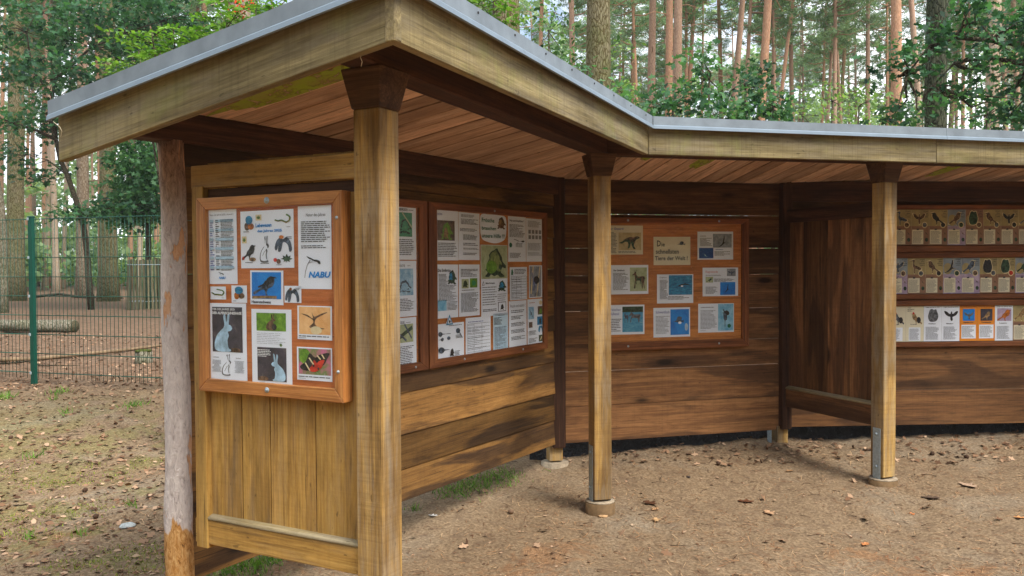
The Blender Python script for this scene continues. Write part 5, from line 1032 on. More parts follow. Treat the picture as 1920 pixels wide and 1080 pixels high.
# big dark trunk on the right and oak foliage
def broadleaf(name, loc, trunk, rad, blobs, per, sig, leaf, mat, lmat, label, cat, seed, shape='leaf', nl=30, group=None, asp=.6, thin=.03, extra=None):
    root = empty(name, loc, label, cat, group); rs = np.random.RandomState(seed)
    P, T, CC = cloud(rs, blobs, per, sig); trunk = [Vector(p) for p in trunk]
    segs = [(trunk, rad)] if trunk else []
    st = [tuple(trunk[i].lerp(trunk[i+1], f)) for i in range(max(1, len(trunk)//3), len(trunk)-1) for f in (0, .5)] + [tuple(trunk[-1])]
    for p, r_ in (extra or []): segs.append((p, r_)); st += [tuple(q) for q in p[1:]]
    near = []
    for c in CC[rs.choice(len(CC), min(nl, len(CC)), replace=False)]:
        s = min(st, key=lambda q: (Vector(q)-Vector(c)).length + (0 if q[2] < c[2]+.2 else .6)); near += limbs_to(rs, [s], [c], thin, 1)
    segs += near
    if segs: localtube('trunk', segs, mat, root, .05, 8)
    linkmesh('crown', leafmesh('crown', P, leaf, lmat, seed, shape, asp, .45, tone=T), root); return root
def rel(px, py, D, loc): q = at_depth(px, py, D); return (q.x-loc[0], q.y-loc[1], q.z-loc[2])
def blob_px(px, py, D, wpx, hpx, dep, n, loc): q = rel(px, py, D, loc); return (*q, wpx/2*D/F, dep, hpx/2*D/F, n)
D = 13.0; x = at_depth(1754, 300, D).x; loc = (x, D, GZ(x, D))
broadleaf('oak_tree', loc, [(0, 0, -.2), (0, 0, 2), (.0, 0, 4), (.03, 0, 6), (.0, 0, 9)], [.19, .165, .158, .15, .13], [(0, .4, 9.0, 2.2, 2, 1.2, 60)], 40, .3, .12, barkmat('dark_bark', (40, 42, 34), (70, 72, 58), (98, 100, 82), moss=((76, 88, 54), .5)), L_OAK, 'thick dark green-grey trunk rising in front of the right forest', 'tree', 91)
def oakbr(label, D, rootpx, blobs, limbs, seed, per=46, sig=.2, leaf=.085, lm=None, trunkr=.12, name='oak_tree', thin=.02):
    x = at_depth(rootpx, 400, D).x; loc = (x, D, GZ(x, D))
    tr = [(0, 0, -.1), (.03, 0, 1.2), (0, .05, 2.4), (.05, 0, 3.4)]
    return broadleaf(name, loc, tr, [trunkr, trunkr*.85, trunkr*.75, trunkr*.6], [blob_px(*b, loc) for b in blobs], per, sig, leaf, BK_OAK, lm or L_OAKD, label, 'tree', seed, 'oak', 60, asp=.9, thin=thin,
                     extra=[([rel(a, b, D+dd_, loc) for a, b, dd_ in pts], r_) for pts, r_ in limbs])
# dark oak hanging in from the right
oakbr('dark oak whose leafy branches hang in from the right edge', 10.5, 2100,
      [(1905, 40, 10.5, 90, 110, .5, 26), (1840, 105, 10.3, 110, 70, .5, 18), (1895, 200, 10.6, 90, 90, .5, 22), (1765, 65, 10.0, 70, 40, .3, 9), (1700, 120, 10.0, 110, 60, .4, 15), (1800, 175, 10.2, 80, 40, .4, 9), (1690, 212, 10.1, 110, 36, .4, 12), (1970, 120, 10.5, 100, 240, .8, 50), (1820, 20, 10.2, 80, 50, .4, 12)],
      [([(2100, 330, 0), (2040, 150, 0), (1960, 90, 0), (1860, 76, -.2), (1790, 70, -.3), (1740, 90, -.4), (1700, 140, -.4)], [.09, .07, .045, .032, .024, .016, .008]), ([(2040, 150, 0), (1930, 120, 0), (1850, 108, 0), (1790, 118, -.1), (1750, 160, -.2)], [.05, .035, .022, .014, .006])], 61, per=15, sig=.11)
# oak shrubs behind the roof
for i, (a, b, D, w_, h_, n, lb) in enumerate([(1180, 190, 13, 150, 80, 46, 'oak shrub over the roof just right of the thick pale grey pine'), (1262, 195, 13.5, 120, 90, 42, 'oak shrub in front of the rust brown pair of pines'), (1330, 150, 14, 110, 150, 50, 'tall oak shrub left of the sky gap'),
        (1398, 160, 14.5, 120, 130, 50, 'tallest oak shrub, under the leaning brown pine'), (1450, 200, 14, 110, 60, 34, 'low oak shrub under the sky gap'), (1090, 150, 15, 60, 60, 14, 'small dark shrub behind the slim reddish-grey pine'), (1850, 215, 14.5, 130, 70, 30, 'oak shrub right of the big dark trunk at roof height')]):
    x = at_depth(a, 300, D).x; loc = (x, D, GZ(x, D)); zc_ = at_depth(a, b, D).z-loc[2]
    broadleaf('oak_shrub', loc, [(0, 0, -.1), (.05, 0, 1.0), (-.05, .05, 2.0), (0, 0, zc_)], [.05, .04, .03, .015], [blob_px(a, b, D, w_, h_, .8, int(n*.27), loc), blob_px(a, b+70, D, w_*1.0, 90, .9, 12, loc)], 24, .15, .10, BK_OAK, L_OAKD if i % 2 else L_OAK, lb, 'shrub', 70+i, 'oak', 26, 'oak shrubs behind the roof', asp=.9, thin=.012)
# lighter shrubs farther off
for i, (a, b, D, w_, h_, n, lb) in enumerate([(1340, 215, 26, 170, 60, 40, 'pale green bush low behind the tall oak shrubs'), (1560, 190, 27, 110, 90, 40, 'light green bush right of the sky gap'), (1610, 200, 24, 90, 60, 26, 'light green bush under the straight orange-brown pine'), (1500, 215, 25, 110, 50, 26, 'yellow-green bush below the open sky'), (1140, 130, 24, 130, 170, 60, 'bright green bush beside the thick pale grey pine'), (1030, 60, 22, 90, 140, 50, 'dark conifer-like bush between the two thick trunks'), (1730, 215, 26, 120, 60, 30, 'green bush behind the big dark trunk'), (1830, 150, 28, 140, 120, 40, 'pale green bush between dark trunk and pale grey trunk')]):
    x = at_depth(a, 300, D).x; loc = (x, D, GZ(x, D)); zc_ = at_depth(a, b, D).z-loc[2]
    broadleaf('leafy_bush', loc, [(0, 0, -.1), (.05, 0, 1.5), (-.05, .05, 3.0), (0, 0, zc_)], [.07, .05, .04, .02], [blob_px(a, b, D, w_, h_, 1.4, int(n*.2), loc), blob_px(a, b+90, D, w_*1.2, 110, 1.5, 20, loc)], 26, .3, .13, BK_OAK, L_BEECH if i != 5 else L_SHRUB, lb, 'bush', 170+i, 'leaf', 20, 'bushes among the pines', thin=.015)
# left: young oak with the leaning dark stem
D = 25.0; q = at_depth(172, 590, D); loc = (q.x, D, GZ(q.x, D))
stem = [(172, 588), (166, 520), (163, 470), (156, 420), (143, 378), (127, 330), (113, 300), (105, 262), (88, 210)]
st_ = [rel(a, b, D, loc) for a, b in stem]
br = [([rel(a, b, D, loc) for a, b in pp], rr) for pp, rr in [
 ([(105, 262), (70, 245), (30, 232), (0, 222), (-30, 215)], [.05, .04, .03, .02, .01]), ([(113, 300), (150, 280), (190, 250), (230, 235)], [.045, .035, .02, .01]), ([(105, 262), (100, 220), (98, 180), (104, 150), (90, 90)], [.06, .05, .04, .03, .015]),
 ([(98, 180), (60, 130), (50, 60), (70, 20)], [.04, .03, .02, .01]), ([(104, 150), (170, 90), (240, 60), (300, 40)], [.05, .035, .025, .012]), ([(230, 235), (280, 240), (340, 225)], [.02, .015, .008]), ([(156, 420), (170, 395), (230, 388), (290, 380)], [.03, .02, .015, .008]), ([(127, 330), (90, 300), (50, 290)], [.02, .012, .006])]]
bl = [blob_px(*b[:6], int(b[6]*.62), loc) for b in [(45, 60, D, 150, 120, 2.0, 60), (40, 130, D, 120, 60, 1.5, 40), (120, 40, D, 130, 90, 1.8, 50), (60, 230, D, 130, 60, 1.3, 40), (130, 130, D-1, 130, 70, 1.5, 46), (210, 45, D, 150, 90, 2, 60), (300, 30, D+1, 200, 80, 2, 80), (250, 120, D+1, 130, 90, 1.6, 50), (170, 215, D, 110, 60, 1.5, 36), (330, 90, D+1, 200, 120, 1.8, 80), (230, 245, D, 90, 50, 1.3, 26), (150, 398, D, 110, 22, 1, 24), (250, 385, D, 130, 30, 1.2, 34), (110, 190, D, 70, 40, 1, 16), (70, 320, D, 90, 40, 1, 16), (20, 290, D, 60, 40, 1, 12), (440, 20, D+1, 120, 60, 2, 30)]]
broadleaf('oak_tree', loc, st_, [.10, .09, .085, .08, .075, .07, .065, .06, .04], bl, 19, .24, .16, BK_OAK, L_OAKD, 'young oak with dark curved leaning stem and branches behind the fence', 'tree', 5, 'oak', 150, asp=.9, thin=.014, extra=br)
# dense tree seen under the roof edge, beside the round post
D = 21.0; q = at_depth(278, 560, D+5); loc = (q.x, D+5, GZ(q.x, D+5))
broadleaf('oak_tree', loc, [rel(278, b, D+5, loc) for b in (590, 520, 440, 360, 300, 260)], [.11, .10, .09, .08, .06, .04], [blob_px(*b, loc) for b in [(265, 330, D+5, 90, 150, 1.5, 60), (300, 300, D+5, 90, 120, 1.5, 50), (240, 400, D+5, 100, 50, 1.5, 34), (330, 360, D+5, 90, 120, 1.5, 40), (260, 200, D+5, 120, 100, 1.5, 40)]], 34, .27, .15, BK_OAK, L_OAK, 'bushy tree inside the slatted wooden guard beside the round post', 'tree', 6, 'oak', 40, asp=.9, thin=.02)
# narrow dark trunk cut by the left edge
D = 24.0; q = at_depth(2, 560, D); loc = (q.x, D, GZ(q.x, D)); e = empty('tree', loc, 'rough dark trunk leaning in at the far left edge beyond the fence', 'tree'); e.name = 'birch_tree'
localtube('trunk', [([rel(a, b, D, loc) for a, b in [(6, 620), (5, 540), (4, 440), (-3, 370), (-18, 300), (-40, 200), (-70, 0)]], [.17, .15, .14, .13, .12, .1, .07])], BK_GREY, e)
# undergrowth beyond the fence, far, its haze put into the leaf colour
bands = []
rsu = np.random.RandomState(77)
for i in range(150):
    D_ = rsu.uniform(44, 80); x = rsu.uniform(-.75, .75)*D_; h = rsu.uniform(1.5, 5.5)*(1 if x > -.2*D_ else 1.0); bands.append((x, D_, h*.6+.2, rsu.uniform(1.5, 3.2), 1.5, h*.6, 16))
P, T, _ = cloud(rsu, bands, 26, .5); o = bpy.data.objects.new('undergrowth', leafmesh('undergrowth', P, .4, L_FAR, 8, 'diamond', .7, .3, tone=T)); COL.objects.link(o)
tag(o, 'pale green undergrowth filling the depth of the forest between the trunks', 'undergrowth', kind='stuff')
bands = []
for i in range(120):
    D_ = rsu.uniform(95, 150); x = rsu.uniform(-.75, .75)*D_; zz_ = rsu.uniform(0, 1)**1.1*38; bands.append((x, D_, zz_+1, 4.5, 3, 3.2, 22))
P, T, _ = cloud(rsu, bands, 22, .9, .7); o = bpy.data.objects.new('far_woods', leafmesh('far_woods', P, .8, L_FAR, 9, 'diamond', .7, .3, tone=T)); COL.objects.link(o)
tag(o, 'hazy green mass of far woodland closing the view behind all trunks', 'woods', kind='stuff')

# unseen forest added behind the viewer to shade the open side of the shelter
bands = []
for i in range(190):
    a_ = rsu.uniform(-1.75, 1.75); D_ = rsu.uniform(20, 32); x = math.sin(a_)*D_; y = -math.cos(a_)*D_
    bands.append((x, y, rsu.uniform(0, 11), 2.6, 2.6, 2.2, 10))
P, T, _ = cloud(rsu, bands, 22, .7, .7); o = bpy.data.objects.new('forest_edge', leafmesh('forest_edge', P, .7, L_OAK, 10, 'diamond', .8, .3, tone=T)); COL.objects.link(o)
tag(o, 'unseen forest edge added behind the viewer to shade the shelter', 'forest', kind='stuff')

# rowan saplings behind the roof: pinnate leaves
def rowan(loc, tips, label, berries=None, seed=1, L=.30):
    e = empty('rowan_sapling', loc, label, 'sapling'); rs = np.random.RandomState(seed); segs = []; C_ = []; D_ = []
    for t in tips:
        t = Vector(t); b = Vector((t.x*.35, t.y*.3, 0)); segs.append(([b, b.lerp(t, .5)+Vector((.05, 0, .1)), t], [.016, .011, .005]))
        for k in range(7):
            a = rs.uniform(0, 6.28); l = L*rs.uniform(.8, 1.25); s = t - Vector((0, 0, rs.uniform(0, .25)))
            en = s+Vector((math.cos(a)*l, math.sin(a)*l*.8, l*rs.uniform(-.1, .45))); mid = s.lerp(en, .5)+Vector((0, 0, .12*l)); segs.append(([s, mid, en], [.003, .0022, .001]))
            ax = (en-s).normalized(); sd = ax.cross(Vector((0, 0, 1))).normalized()
            for j in range(9):
                f = .18+.82*j/8; p = s.lerp(mid, f*2) if f < .5 else mid.lerp(en, f*2-1)
                for sg in (-1, 1): C_.append(np.array(p)); D_.append(np.array((sd*sg+ax*.35).normalized()))
            C_.append(np.array(en)); D_.append(np.array(ax))
    localtube('stem', segs, BK_OAK, e, 0, 5)
    linkmesh('foliage', leafmesh('foliage', np.array(C_), .062, L_ROWAN, seed, 'leaf', .42, .9, dirs=np.array(D_)), e)
    if berries:
        mb = MB()
        for c in berries:
            for k in range(26):
                p = Vector(c)+Vector(rs.normal(size=3)*.035); mb.tube([p+Vector((0, 0, -.006)), p+Vector((0, 0, -.003)), p+Vector((0, 0, .003)), p+Vector((0, 0, .006))], [.003, .006, .006, .003], 6)
        me = bpy.data.meshes.new('berries'); me.from_pydata(mb.v, [], mb.f); me.materials.append(plain('berry_orange', (236, 84, 30), .3, 0, .1, 50)); tag(linkmesh('berries', me, e), kind='stuff')
D = 6.6; lx = at_depth(390, 400, D).x; loc = (lx, D, GZ(lx, D))
rowan(loc, [rel(a, b, D+dd_, loc) for a, b, dd_ in [(285, 62, 0), (325, 55, .2), (300, 100, -.1), (355, 75, .3), (270, 115, .2), (375, 60, .4), (340, 105, .2), (260, 95, .5), (390, 95, .2)]], 'rowan sapling with bright green feathery leaves above the left roof slope', seed=3)
D = 6.4; lx = at_depth(480, 400, D).x; loc = (lx, D, GZ(lx, D))
rowan(loc, [rel(a, b, D+dd_, loc) for a, b, dd_ in [(425, 42, 0), (455, 30, .2), (480, 18, .1), (505, 10, .2), (440, 20, .3)]], 'rowan sapling with orange berries near the top of the left roof slope', [rel(460, 8, D-.1, loc), rel(445, 14, D, loc)], seed=4)
D = 6.8; lx = at_depth(950, 400, D).x; loc = (lx, D, GZ(lx, D))
rowan(loc, [rel(a, b, D+dd_, loc) for a, b, dd_ in [(880, 2, 0), (905, 8, .2), (925, 2, .1), (870, -20, 0)]], 'small bright rowan twig above the roof in front of the thick furrowed pine', seed=5, L=.24)

# ---------------------------------------------------------------- fence
FNc = Wall(*at_depth(-120, 500, 9.62).xy, 0); pR = at_depth(300, 500, 8.66).xy
d_ = Vector((pR.x-FNc.p.x, pR.y-FNc.p.y, 0)); FNc = Wall(FNc.p.x, FNc.p.y, ang(d_))
fe = empty('mesh_fence', FNc.P(1, 0, GZ(FNc.p.x, 9)), 'green double wire mesh fence crossing the left side in front of the forest', 'fence')
sp = FNc.at(66, 560)[0]
zt = 2.055; zs = [zt-.2*k for k in range(9)]
for a, b in ((sp-2.5, sp), (sp, sp+2.5), (sp+2.5, sp+5.0)):
    mb = MB(); s = a+.025
    while s < b: mb.tube([FNc.P(s, 0, zs[-1]-.06), FNc.P(s, 0, zt+.01)], .0027, 4); s += .05
    for z in zs:
        for n_ in (-.006, .006): mb.tube([FNc.P(a, n_, z), FNc.P(b, n_, z)], .0042, 5)
    mb.build('mesh_panel', GREENW, fe)
for s in (sp-2.5, sp, sp+2.5, sp+5):
    mb = MB(); mb.box(FNc, (s-.03, s+.03), (.012, .052), (GZ(*FNc.P(s, 0, 0).xy)-.2, zt+.012), 2); pp = mb.build('fence_post', GREEN, fe, .004)
    mb = MB(); mb.box(FNc, (s-.033, s+.033), (.009, .055), (zt+.012, zt+.03), 2); mb.build('post_cap', GREEN, pp, .004)
    for k in (0, 2, 4, 6, 8):
        mb = MB(); c0 = FNc.P(s-.0, .052, zs[k]); mb.box(FNc, (s-.036, s-.012), (.012, .058), (zs[k]-.014, zs[k]+.014)); mb.build('clip', STEEL, pp, .002)
# slatted tree guard
D = 25.5; c = at_depth(273, 500, D); e = empty('tree_guard', (c.x, D, GZ(c.x, D)), 'round guard of upright wooden slats around a tree beyond the fence', 'tree guard')
mb = MB()
for k in range(30):
    a = 2*math.pi*k/30; r_ = .50; p = Vector((math.cos(a), math.sin(a), 0)); hh = 1.45+rnd.uniform(-.03, .03); t_ = Vector((-p.y, p.x, 0))
    q = []
    for z, rr in ((-.05, r_), (hh, r_*.92)):
        for i in (-1, 1):
            for j in (0, 1): q.append(p*(rr+j*.02)+t_*i*.025+Vector((0, 0, z)))
    mb.hexa(q, ax=0)
mb.build('slats', wood('slat_wood', (150, 142, 112), (112, 108, 80), (70, 68, 50), tonevar=.3, knots=0), None).parent = e
mb = MB()
for z in (.25, 1.3): mb.tube([(math.cos(a)*.49, math.sin(a)*.49, z) for a in np.linspace(0, 6.283, 33)], .012, 5, cap=False)
mb.build('wire_ring', STEEL, None).parent = e
# log, pole, stump
LOGB = barkmat('log_bark', (60, 58, 52), (124, 118, 104), (160, 154, 138), moss=((112, 116, 80), .4)); LOGE = plain('log_end', (96, 90, 70), .9, 0, .3, 30, .1)
D = 16.3; p1 = at_depth(140, 611, D); p0 = at_depth(-260, 600, D+1.2); e = empty('fallen_log', (p1.x, p1.y, GZ(p1.x, p1.y)), 'grey fallen log with cut end lying beyond the fence', 'log')
a_, b_ = Vector((p0.x-p1.x, p0.y-p1.y, .12)), Vector((0, 0, .11)); mb = MB(); mb.tube([a_, a_.lerp(b_, .3)+Vector((0, .06, .02)), a_.lerp(b_, .7)+Vector((0, -.03, 0)), b_], [.10, .11, .11, .12], 16, wob=.05)
o = mb.build('stem', LOGB, None); o.parent = e
mb = MB(); u_ = (b_-a_).normalized(); mb.tube([b_+u_*.001, b_+u_*.012], [.114, .11], 16, wob=.03); mb.build('cut_end', LOGE, None).parent = e
pl = [(-200, 684, 10.9), (0, 677, 11.2), (60, 672, 11.4), (150, 666, 11.8), (230, 656, 12.4), (300, 648, 13), (420, 640, 13.8)]
P_ = [Vector((at_depth(a, b, D).x, D, GZ(at_depth(a, b, D).x, D)+.035)) for a, b, D in pl]; e = empty('long_pole', P_[0], 'long thin peeled pole lying on the ground beyond the fence', 'pole')
mb = MB(); mb.tube([p-P_[0] for p in P_], [.03, .028, .028, .026, .024, .02, .014], 8, wob=.05); mb.build('stem', plain('pole_wood', (140, 118, 92), .8, 0, .2, 12, .2), None).parent = e
D = 11.3; c = at_depth(269, 670, D); e = empty('tree_stump', (c.x, D, GZ(c.x, D)), 'low mossy tree stump beyond the fence near the round post', 'stump')
mb = MB(); mb.tube([(0, 0, -.05), (0, 0, .05), (0, .01, .15)], [.13, .105, .10], 14, wob=.08); mb.build('bark', LOGB, None).parent = e
mb = MB(); mb.tube([(0, .01, .15), (0, .01, .17), (0, .01, .178)], [.104, .098, .06], 14, wob=.1); mb.build('moss_cap', plain('moss', (92, 100, 50), .95, 0, .3, 60, .05), None).parent = e
for px, py, D, r_, lb in [(640/2.842, 0, 0, 0, 0)][:0]: pass
# dead branches lying about
for i, (a, b, c2, d2_, D0, D1, r_, lb) in enumerate([(60, 560, 230, 556, 34, 33, .06, 'dark dead branch lying far beyond the fence at the foot of the trunks'), (206, 540, 232, 545, 33, 33, .05, 'small heap of dead wood right of the mossy green trunk'), (0, 689, 150, 688, 10.9, 10.8, .012, 'thin dark stick lying in front of the fallen log')]):
    p = at_depth(a, b, D0); q = at_depth(c2, d2_, D1); p.z = GZ(p.x, p.y)+r_; q.z = GZ(q.x, q.y)+r_*1.5; e = empty('dead_branch', p, lb, 'branch')
    v = q-p; mb = MB(); mb.tube([Vector((0, 0, 0)), v*.3+Vector((0, .1, r_*2)), v*.6+Vector((0, -.1, 0)), v], [r_, r_*.9, r_*.7, r_*.3], 7, wob=.1)
    for k in range(3): s_ = v*(.2+.25*k); mb.tube([s_, s_+Vector((rnd.uniform(-.4, .4)*6*r_, rnd.uniform(-.3, .3)*6*r_, 5*r_))], [r_*.4, r_*.15], 5)
    mb.build('stem', BK_OAK, None).parent = e

# ---------------------------------------------------------------- litter on the ground
def scatter(n, xr, yr, rs, dens=None):
    x = rs.uniform(*xr, n); y = rs.uniform(*yr, n)**1.0
    return x, y
def litter(name, n, size, mat, shape, asp, seed, label, cat, region, zoff=.004, flat=3.0, noisek=None, tilt=.12):
    rs = np.random.RandomState(seed); x = rs.uniform(region[0], region[1], n); y = region[2]+(region[3]-region[2])*rs.uniform(0, 1, n)**1.25
    if noisek:
        f = .5+.5*np.sin(x*noisek+np.sin(y*noisek*.8)*1.7)*np.sin(y*noisek*1.3+x*.7); keep = rs.uniform(0, 1, n) < (.25+.75*f); x, y = x[keep], y[keep]
    keep = ~((np.abs((x-B.p.x)*B.n.x+(y-B.p.y)*B.n.y) < .03) & (x < .3)); x, y = x[keep], y[keep]
    z = gh(x, y)+zoff; n = len(x); d = rs.normal(size=(n, 3)); d[:, 2] *= tilt; d /= np.linalg.norm(d, axis=1, keepdims=True)
    K_ = SHAPES[shape]; k = len(K_); nr = np.zeros((n, 3)); nr[:, 2] = 1; nr[:, :2] = rs.normal(size=(n, 2))*tilt*1.5; nr -= d*(nr*d).sum(1, keepdims=True); nr /= np.linalg.norm(nr, axis=1, keepdims=True)
    b = np.cross(nr, d); sz = size*rs.uniform(.5, 1.5, n)
    v = np.stack([x, y, z], 1)[:, None, :] + (d[:, None, :]*(K_[None, :, 0:1]-.5)+b[:, None, :]*K_[None, :, 1:2]*asp)*sz[:, None, None] + nr[:, None, :]*(K_[None, :, 1:2]**2*.35)*sz[:, None, None]*(1 if asp > .2 else 0)
    me = bpy.data.meshes.new(name); np_mesh(me, v.reshape(-1, 3), np.arange(n*k).reshape(n, k), k)
    a = me.attributes.new('tone', 'FLOAT', 'POINT'); a.data.foreach_set('value', np.repeat(rs.uniform(0, 1, n), k).astype(np.float32))
    me.materials.append(mat); o = bpy.data.objects.new(name, me); COL.objects.link(o); tag(o, label, cat, kind='stuff')
def tonemat(name, stops):
    M, t, bs = newmat(name); t.links.new(ramp(t, attr(t, 'tone', 'Fac'), [(p, lin(c)) for p, c in stops]), bs.inputs['Base Color']); bs.inputs['Roughness'].default_value = .9; bs.inputs['Specular IOR Level'].default_value = .15; return M
M_NEED = tonemat('dry_needles', [(0, (70, 44, 30)), (.35, (124, 78, 50)), (.7, (172, 130, 90)), (1, (200, 168, 128))])
M_LEAF = tonemat('dry_leaves', [(0, (70, 50, 38)), (.35, (114, 84, 62)), (.7, (152, 120, 94)), (1, (188, 158, 130))])
M_TWIG = tonemat('twigs', [(0, (52, 38, 30)), (.6, (96, 74, 58)), (1, (150, 124, 100))])
litter('pine_needles', 90000, .06, M_NEED, 'needle', .042, 1, 'fallen pine needles strewn over the whole ground', 'needles', (-7, 5.5, 3.6, 10.5), noisek=1.3, zoff=.006)
litter('bark_flakes', 9000, .018, M_LEAF, 'leaf', .75, 2, 'small brown bark flakes and leaf scraps scattered on the ground', 'leaf litter', (-7, 5.5, 3.6, 12), noisek=2.3)
litter('dry_leaves', 520, .05, M_LEAF, 'oak', .85, 3, 'dry curled oak leaves lying on the ground', 'leaves', (-7, 5.6, 3.8, 9.5), zoff=.012, tilt=.3, noisek=1.4)
litter('leaf_drift', 800, .038, M_LEAF, 'oak', .85, 4, 'drift of brown leaves along the foot of the back wall', 'leaves', (.3, 5.4, 6.35, 7.3), zoff=.012, tilt=.25)
litter('bark_flakes', 9000, .04, M_LEAF, 'leaf', .7, 5, 'brown leaf litter covering the forest floor beyond the fence', 'leaf litter', (-9, -1.2, 5, 16), noisek=1.1, zoff=.01, tilt=.25)
def sticks(name, n, seed, label, region, L, r_):
    rs = np.random.RandomState(seed); mb = MB()
    for k in range(n):
        x = rs.uniform(region[0], region[1]); y = rs.uniform(region[2], region[3]); a = rs.uniform(0, 6.28); l = L*rs.uniform(.4, 1.6); z = GZ(x, y)+.004
        p = Vector((x, y, z)); d = Vector((math.cos(a), math.sin(a), 0)); mb.tube([p, p+d*l*.5+Vector((rs.normal()*.008, rs.normal()*.008, .006)), p+d*l], [r_, r_*.8, r_*.4], 4, tone=rs.uniform())
    o = mb.build(name, M_TWIG); tag(o, label, 'twigs', kind='stuff')
sticks('twigs', 900, 5, 'small dead twigs scattered over the ground', (-6, 5, 3.8, 11), .07, .0022)
litter('bark_scraps', 9000, .034, M_LEAF, 'leaf', .6, 12, 'reddish brown bark scraps and chips covering the ground left of the shelter', 'bark scraps', (-7, -1.25, 3.4, 9.5), noisek=1.7, zoff=.006, tilt=.2)
# moss and grass
L_GRASS = leafmat('grass_blades', (60, 100, 30), (130, 170, 66), .3); L_MOSS = leafmat('moss_tips', (96, 110, 34), (158, 170, 66), .15, .9)
def tufts(name, spots, per, h, mat, seed, label, cat, asp=.11, sig=1.0):
    rs = np.random.RandomState(seed); P = []; Dd = []
    for x, y, r_ in spots:
        n = int(per*r_*r_/.01); q = rs.normal(size=(n, 2))*r_*.6; xx, yy = x+q[:, 0], y+q[:, 1]; P.append(np.stack([xx, yy, gh(xx, yy)], 1)); dd_ = rs.normal(size=(n, 3))*.55; dd_[:, 2] = 1; Dd.append(dd_)
    P = np.concatenate(P); Dd = np.concatenate(Dd); me = leafmesh(name, P, h, mat, seed, 'needle', asp, 0, dirs=Dd)
    o = bpy.data.objects.new(name, me); COL.objects.link(o); tag(o, label, cat, kind='stuff')
def gpx(px, py):
    d = ray(px, py); z = 0
    for _ in range(12): t = (z-EYE)/d.z; q = CAM+d*t; z = GZ(q.x, q.y)
    return q.x, q.y
tufts('grass_tufts', [(*gpx(a, b), r_) for a, b, r_ in [(8, 740, .10), (110, 738, .09), (255, 762, .09), (100, 750, .04), (125, 770, .05), (60, 860, .05), (245, 950, .04), (50, 1010, .04), (150, 1005, .04)]], 70, .075, L_GRASS, 1, 'small fresh grass tufts in front of the mesh fence', 'grass')
tufts('wall_grass', [(*gpx(a, b), r_) for a, b, r_ in [(940, 893, .14), (895, 910, .16), (850, 925, .12), (780, 955, .05), (1035, 850, .03), (470, 1062, .14), (500, 1055, .1), (440, 1075, .12)]], 110, .05, L_GRASS, 2, 'green grass growing under the left back wall', 'grass')
tufts('moss', [(*gpx(a, b), r_) for a, b, r_ in [(20, 885, .16), (120, 905, .2), (210, 895, .12), (170, 955, .16), (90, 960, .12), (30, 1000, .16), (240, 1045, .2), (290, 1030, .16), (130, 1060, .14), (10, 975, .1), (280, 1065, .15), (60, 905, .1), (180, 870, .1), (265, 865, .1), (1270, 830, .06), (150, 1000, .1)]], 70, .018, L_MOSS, 3, 'yellow-green moss patches on the left ground', 'moss', .3)
# single things one can point at
def flat_leaf(px, py, size, col, label, name='fallen_leaf', cat='leaf', seed=0, shape='oak', lift=.006):
    size *= .8
    x, y = gpx(px, py); e = empty(name, (x, y, GZ(x, y)), label, cat); rs_ = random.Random(seed); a = rs_.uniform(0, 6.28)
    K_ = SHAPES[shape]; vs = []; 
    for k in (0, 1):
        for u, v in K_:
            xx, yy = (u-.5)*size, v*size*.8; vs.append((xx*math.cos(a)-yy*math.sin(a), xx*math.sin(a)+yy*math.cos(a), lift*.5+abs(v)*size*.2+(u-.5)**2*size*.2+(.0015 if k else 0)))
    n = len(K_); mb = MB(); mb.add(vs, [tuple(range(n))[::-1], tuple(range(n, 2*n))]+[(i, (i+1) % n, (i+1) % n+n, i+n) for i in range(n)], tone=.5)
    mb.build('blade', plain(name+str(seed), col, .85, 0, .25, 60, .15), None).parent = e
for k, a in enumerate([(1218, 945, .14, (92, 60, 40), 'dark curled bark-brown leaf right of the middle post'), (1228, 956, .08, (206, 160, 116), 'pale broken leaf beside the dark curled leaf'), (1398, 942, .13, (104, 66, 44), 'reddish brown curled leaf in the open sand'), (1230, 976, .09, (206, 166, 120), 'tan leaf lying alone on the sand below the dark one'),
     (1710, 965, .06, (214, 136, 84), 'small orange leaf on the right ground'), (1622, 1022, .08, (212, 140, 88), 'orange leaf in the right foreground'), (1442, 963, .12, (196, 156, 120), 'pale flat oak leaf right of the reddish curled one'), (1815, 912, .16, (188, 158, 132), 'pinkish pale leaf near the right edge'), (1185, 986, .05, (206, 180, 150), 'tiny pale leaf scrap near the middle post'), (1745, 935, .14, (96, 78, 64), 'dark grey-brown leaf on the right ground'),
     (1480, 884, .08, (180, 140, 100), 'tan leaf in front of the corner post foot'), (1912, 972, .08, (214, 150, 96), 'orange-tan leaf cut by the right edge'), (812, 968, .07, (214, 208, 200), 'whitish scrap on the sand beside the front post')]):
    flat_leaf(*a, seed=k)
def pebble(px, py, size, col, label, name='pebble', cat='stone', flat=.35):
    x, y = gpx(px, py); e = empty(name, (x, y, GZ(x, y)), label, cat); bm = bmesh.new(); bmesh.ops.create_icosphere(bm, subdivisions=2, radius=size/2); r2 = random.Random(px)
    for v in bm.verts: v.co *= r2.uniform(.8, 1.12); v.co.z = v.co.z*flat+size*.1
    me = bpy.data.meshes.new(name); bm.to_mesh(me); bm.free(); me.materials.append(plain(name+str(px), col, .85, 0, .15, 40, .2)); linkmesh('body', me, e)
pebble(240, 988, .10, (176, 182, 180), 'flat pale grey stone among the bark flakes on the left'); pebble(1291, 895, .035, (70, 60, 56), 'small dark pebble in the middle of the sand', 'pebble'); pebble(1130, 969, .07, (186, 150, 110), 'tan pebble at the foot of the middle post', flat=.3)
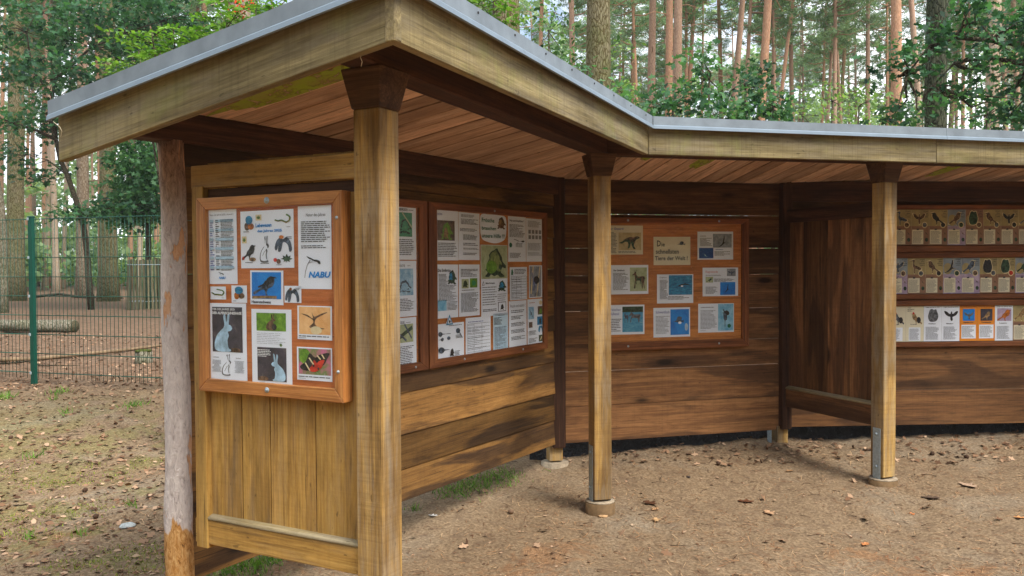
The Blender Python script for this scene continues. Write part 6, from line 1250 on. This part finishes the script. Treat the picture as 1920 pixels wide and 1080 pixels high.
def cone(px, py, label, s=.04):
    x, y = gpx(px, py); e = empty('pine_cone', (x, y, GZ(x, y)), label, 'pine cone', 'pine cones on the ground'); mb = MB(); a = rnd.uniform(0, 6.28); ax = Vector((math.cos(a), math.sin(a), 0))
    mb.tube([ax*t*s+Vector((0, 0, s*.35)) for t in (-.5, -.3, 0, .25, .45, .55)], [s*.12, s*.34, s*.4, s*.3, s*.16, s*.03], 9, wob=.18); mb.build('scales', M_TWIG, None).parent = e
for px, py, lb in [(958, 963, 'pine cone left of the middle post'), (160, 922, 'dark pine cone beside the mossy patch on the left'), (180, 972, 'pine cone near the pale grey stone'), (145, 835, 'pine cone on the bare ground below the fence'), (20, 822, 'pine cone near the left edge below the fence'), (85, 785, 'pine cone below the green fence post'), (1347, 872, 'dark pine cone far right of the middle post'), (1748, 853, 'dark pine cone right of the third post'), (1812, 860, 'dark pine cone near the wall on the right')]: cone(px, py, lb)

# ---------------------------------------------------------------- air between the trunks
HZ = bpy.data.materials.new('haze'); HZ.use_nodes = True; t_ = HZ.node_tree; t_.nodes.remove(t_.nodes['Principled BSDF'])
pv = t_.nodes.new('ShaderNodeVolumePrincipled'); pv.inputs['Density'].default_value = .0007; pv.inputs['Color'].default_value = (.90, .96, .98, 1); pv.inputs['Anisotropy'].default_value = .2
t_.links.new(pv.outputs[0], t_.nodes['Material Output'].inputs['Volume'])
bm = bmesh.new(); bmesh.ops.create_cube(bm, size=1)
for v in bm.verts: v.co = Vector((v.co.x*900, v.co.y*900, -2 + (v.co.z+.5)*48))
me = bpy.data.meshes.new('haze'); bm.to_mesh(me); bm.free(); me.materials.append(HZ)
o = bpy.data.objects.new('haze', me); COL.objects.link(o); tag(o, 'thin pale air between the trunks', 'haze', kind='stuff')

# small things: straws caught on the fascia, screws in the roof trim, a pale scratch of resin
def straw(px, py, D, pts, label):
    o_ = at_depth(px, py, D); e = empty('dry_straw', o_, label, 'straw'); mb = MB()
    mb.tube([at_depth(a, b, D-d_)-o_ for a, b, d_ in pts], .0011, 5, wob=0); mb.build('stalk', plain('straw'+str(px), (214, 200, 168), .7, 0, .1, 30), None).parent = e
straw(677, 102, 2.66, [(678, 100, 0), (676, 108, .01), (679, 116, .01), (677, 125, 0)], 'short pale straw hanging under the fascia near the front post bracket')
straw(104, 232, 3.24, [(100, 228, 0), (112, 238, .02), (116, 246, .02), (114, 256, .0)], 'curled straw caught under the left tip of the metal roof edge')
for k in range(9):
    f = .06+.11*k; p = K.lerp(I, f) - n1*.0325; mb = MB(); c0 = Vector((p.x, p.y, 2.2+.205)); mb.tube([c0, c0-n1*.0025], .0045, 8); mb.build('screw', DK, SH)
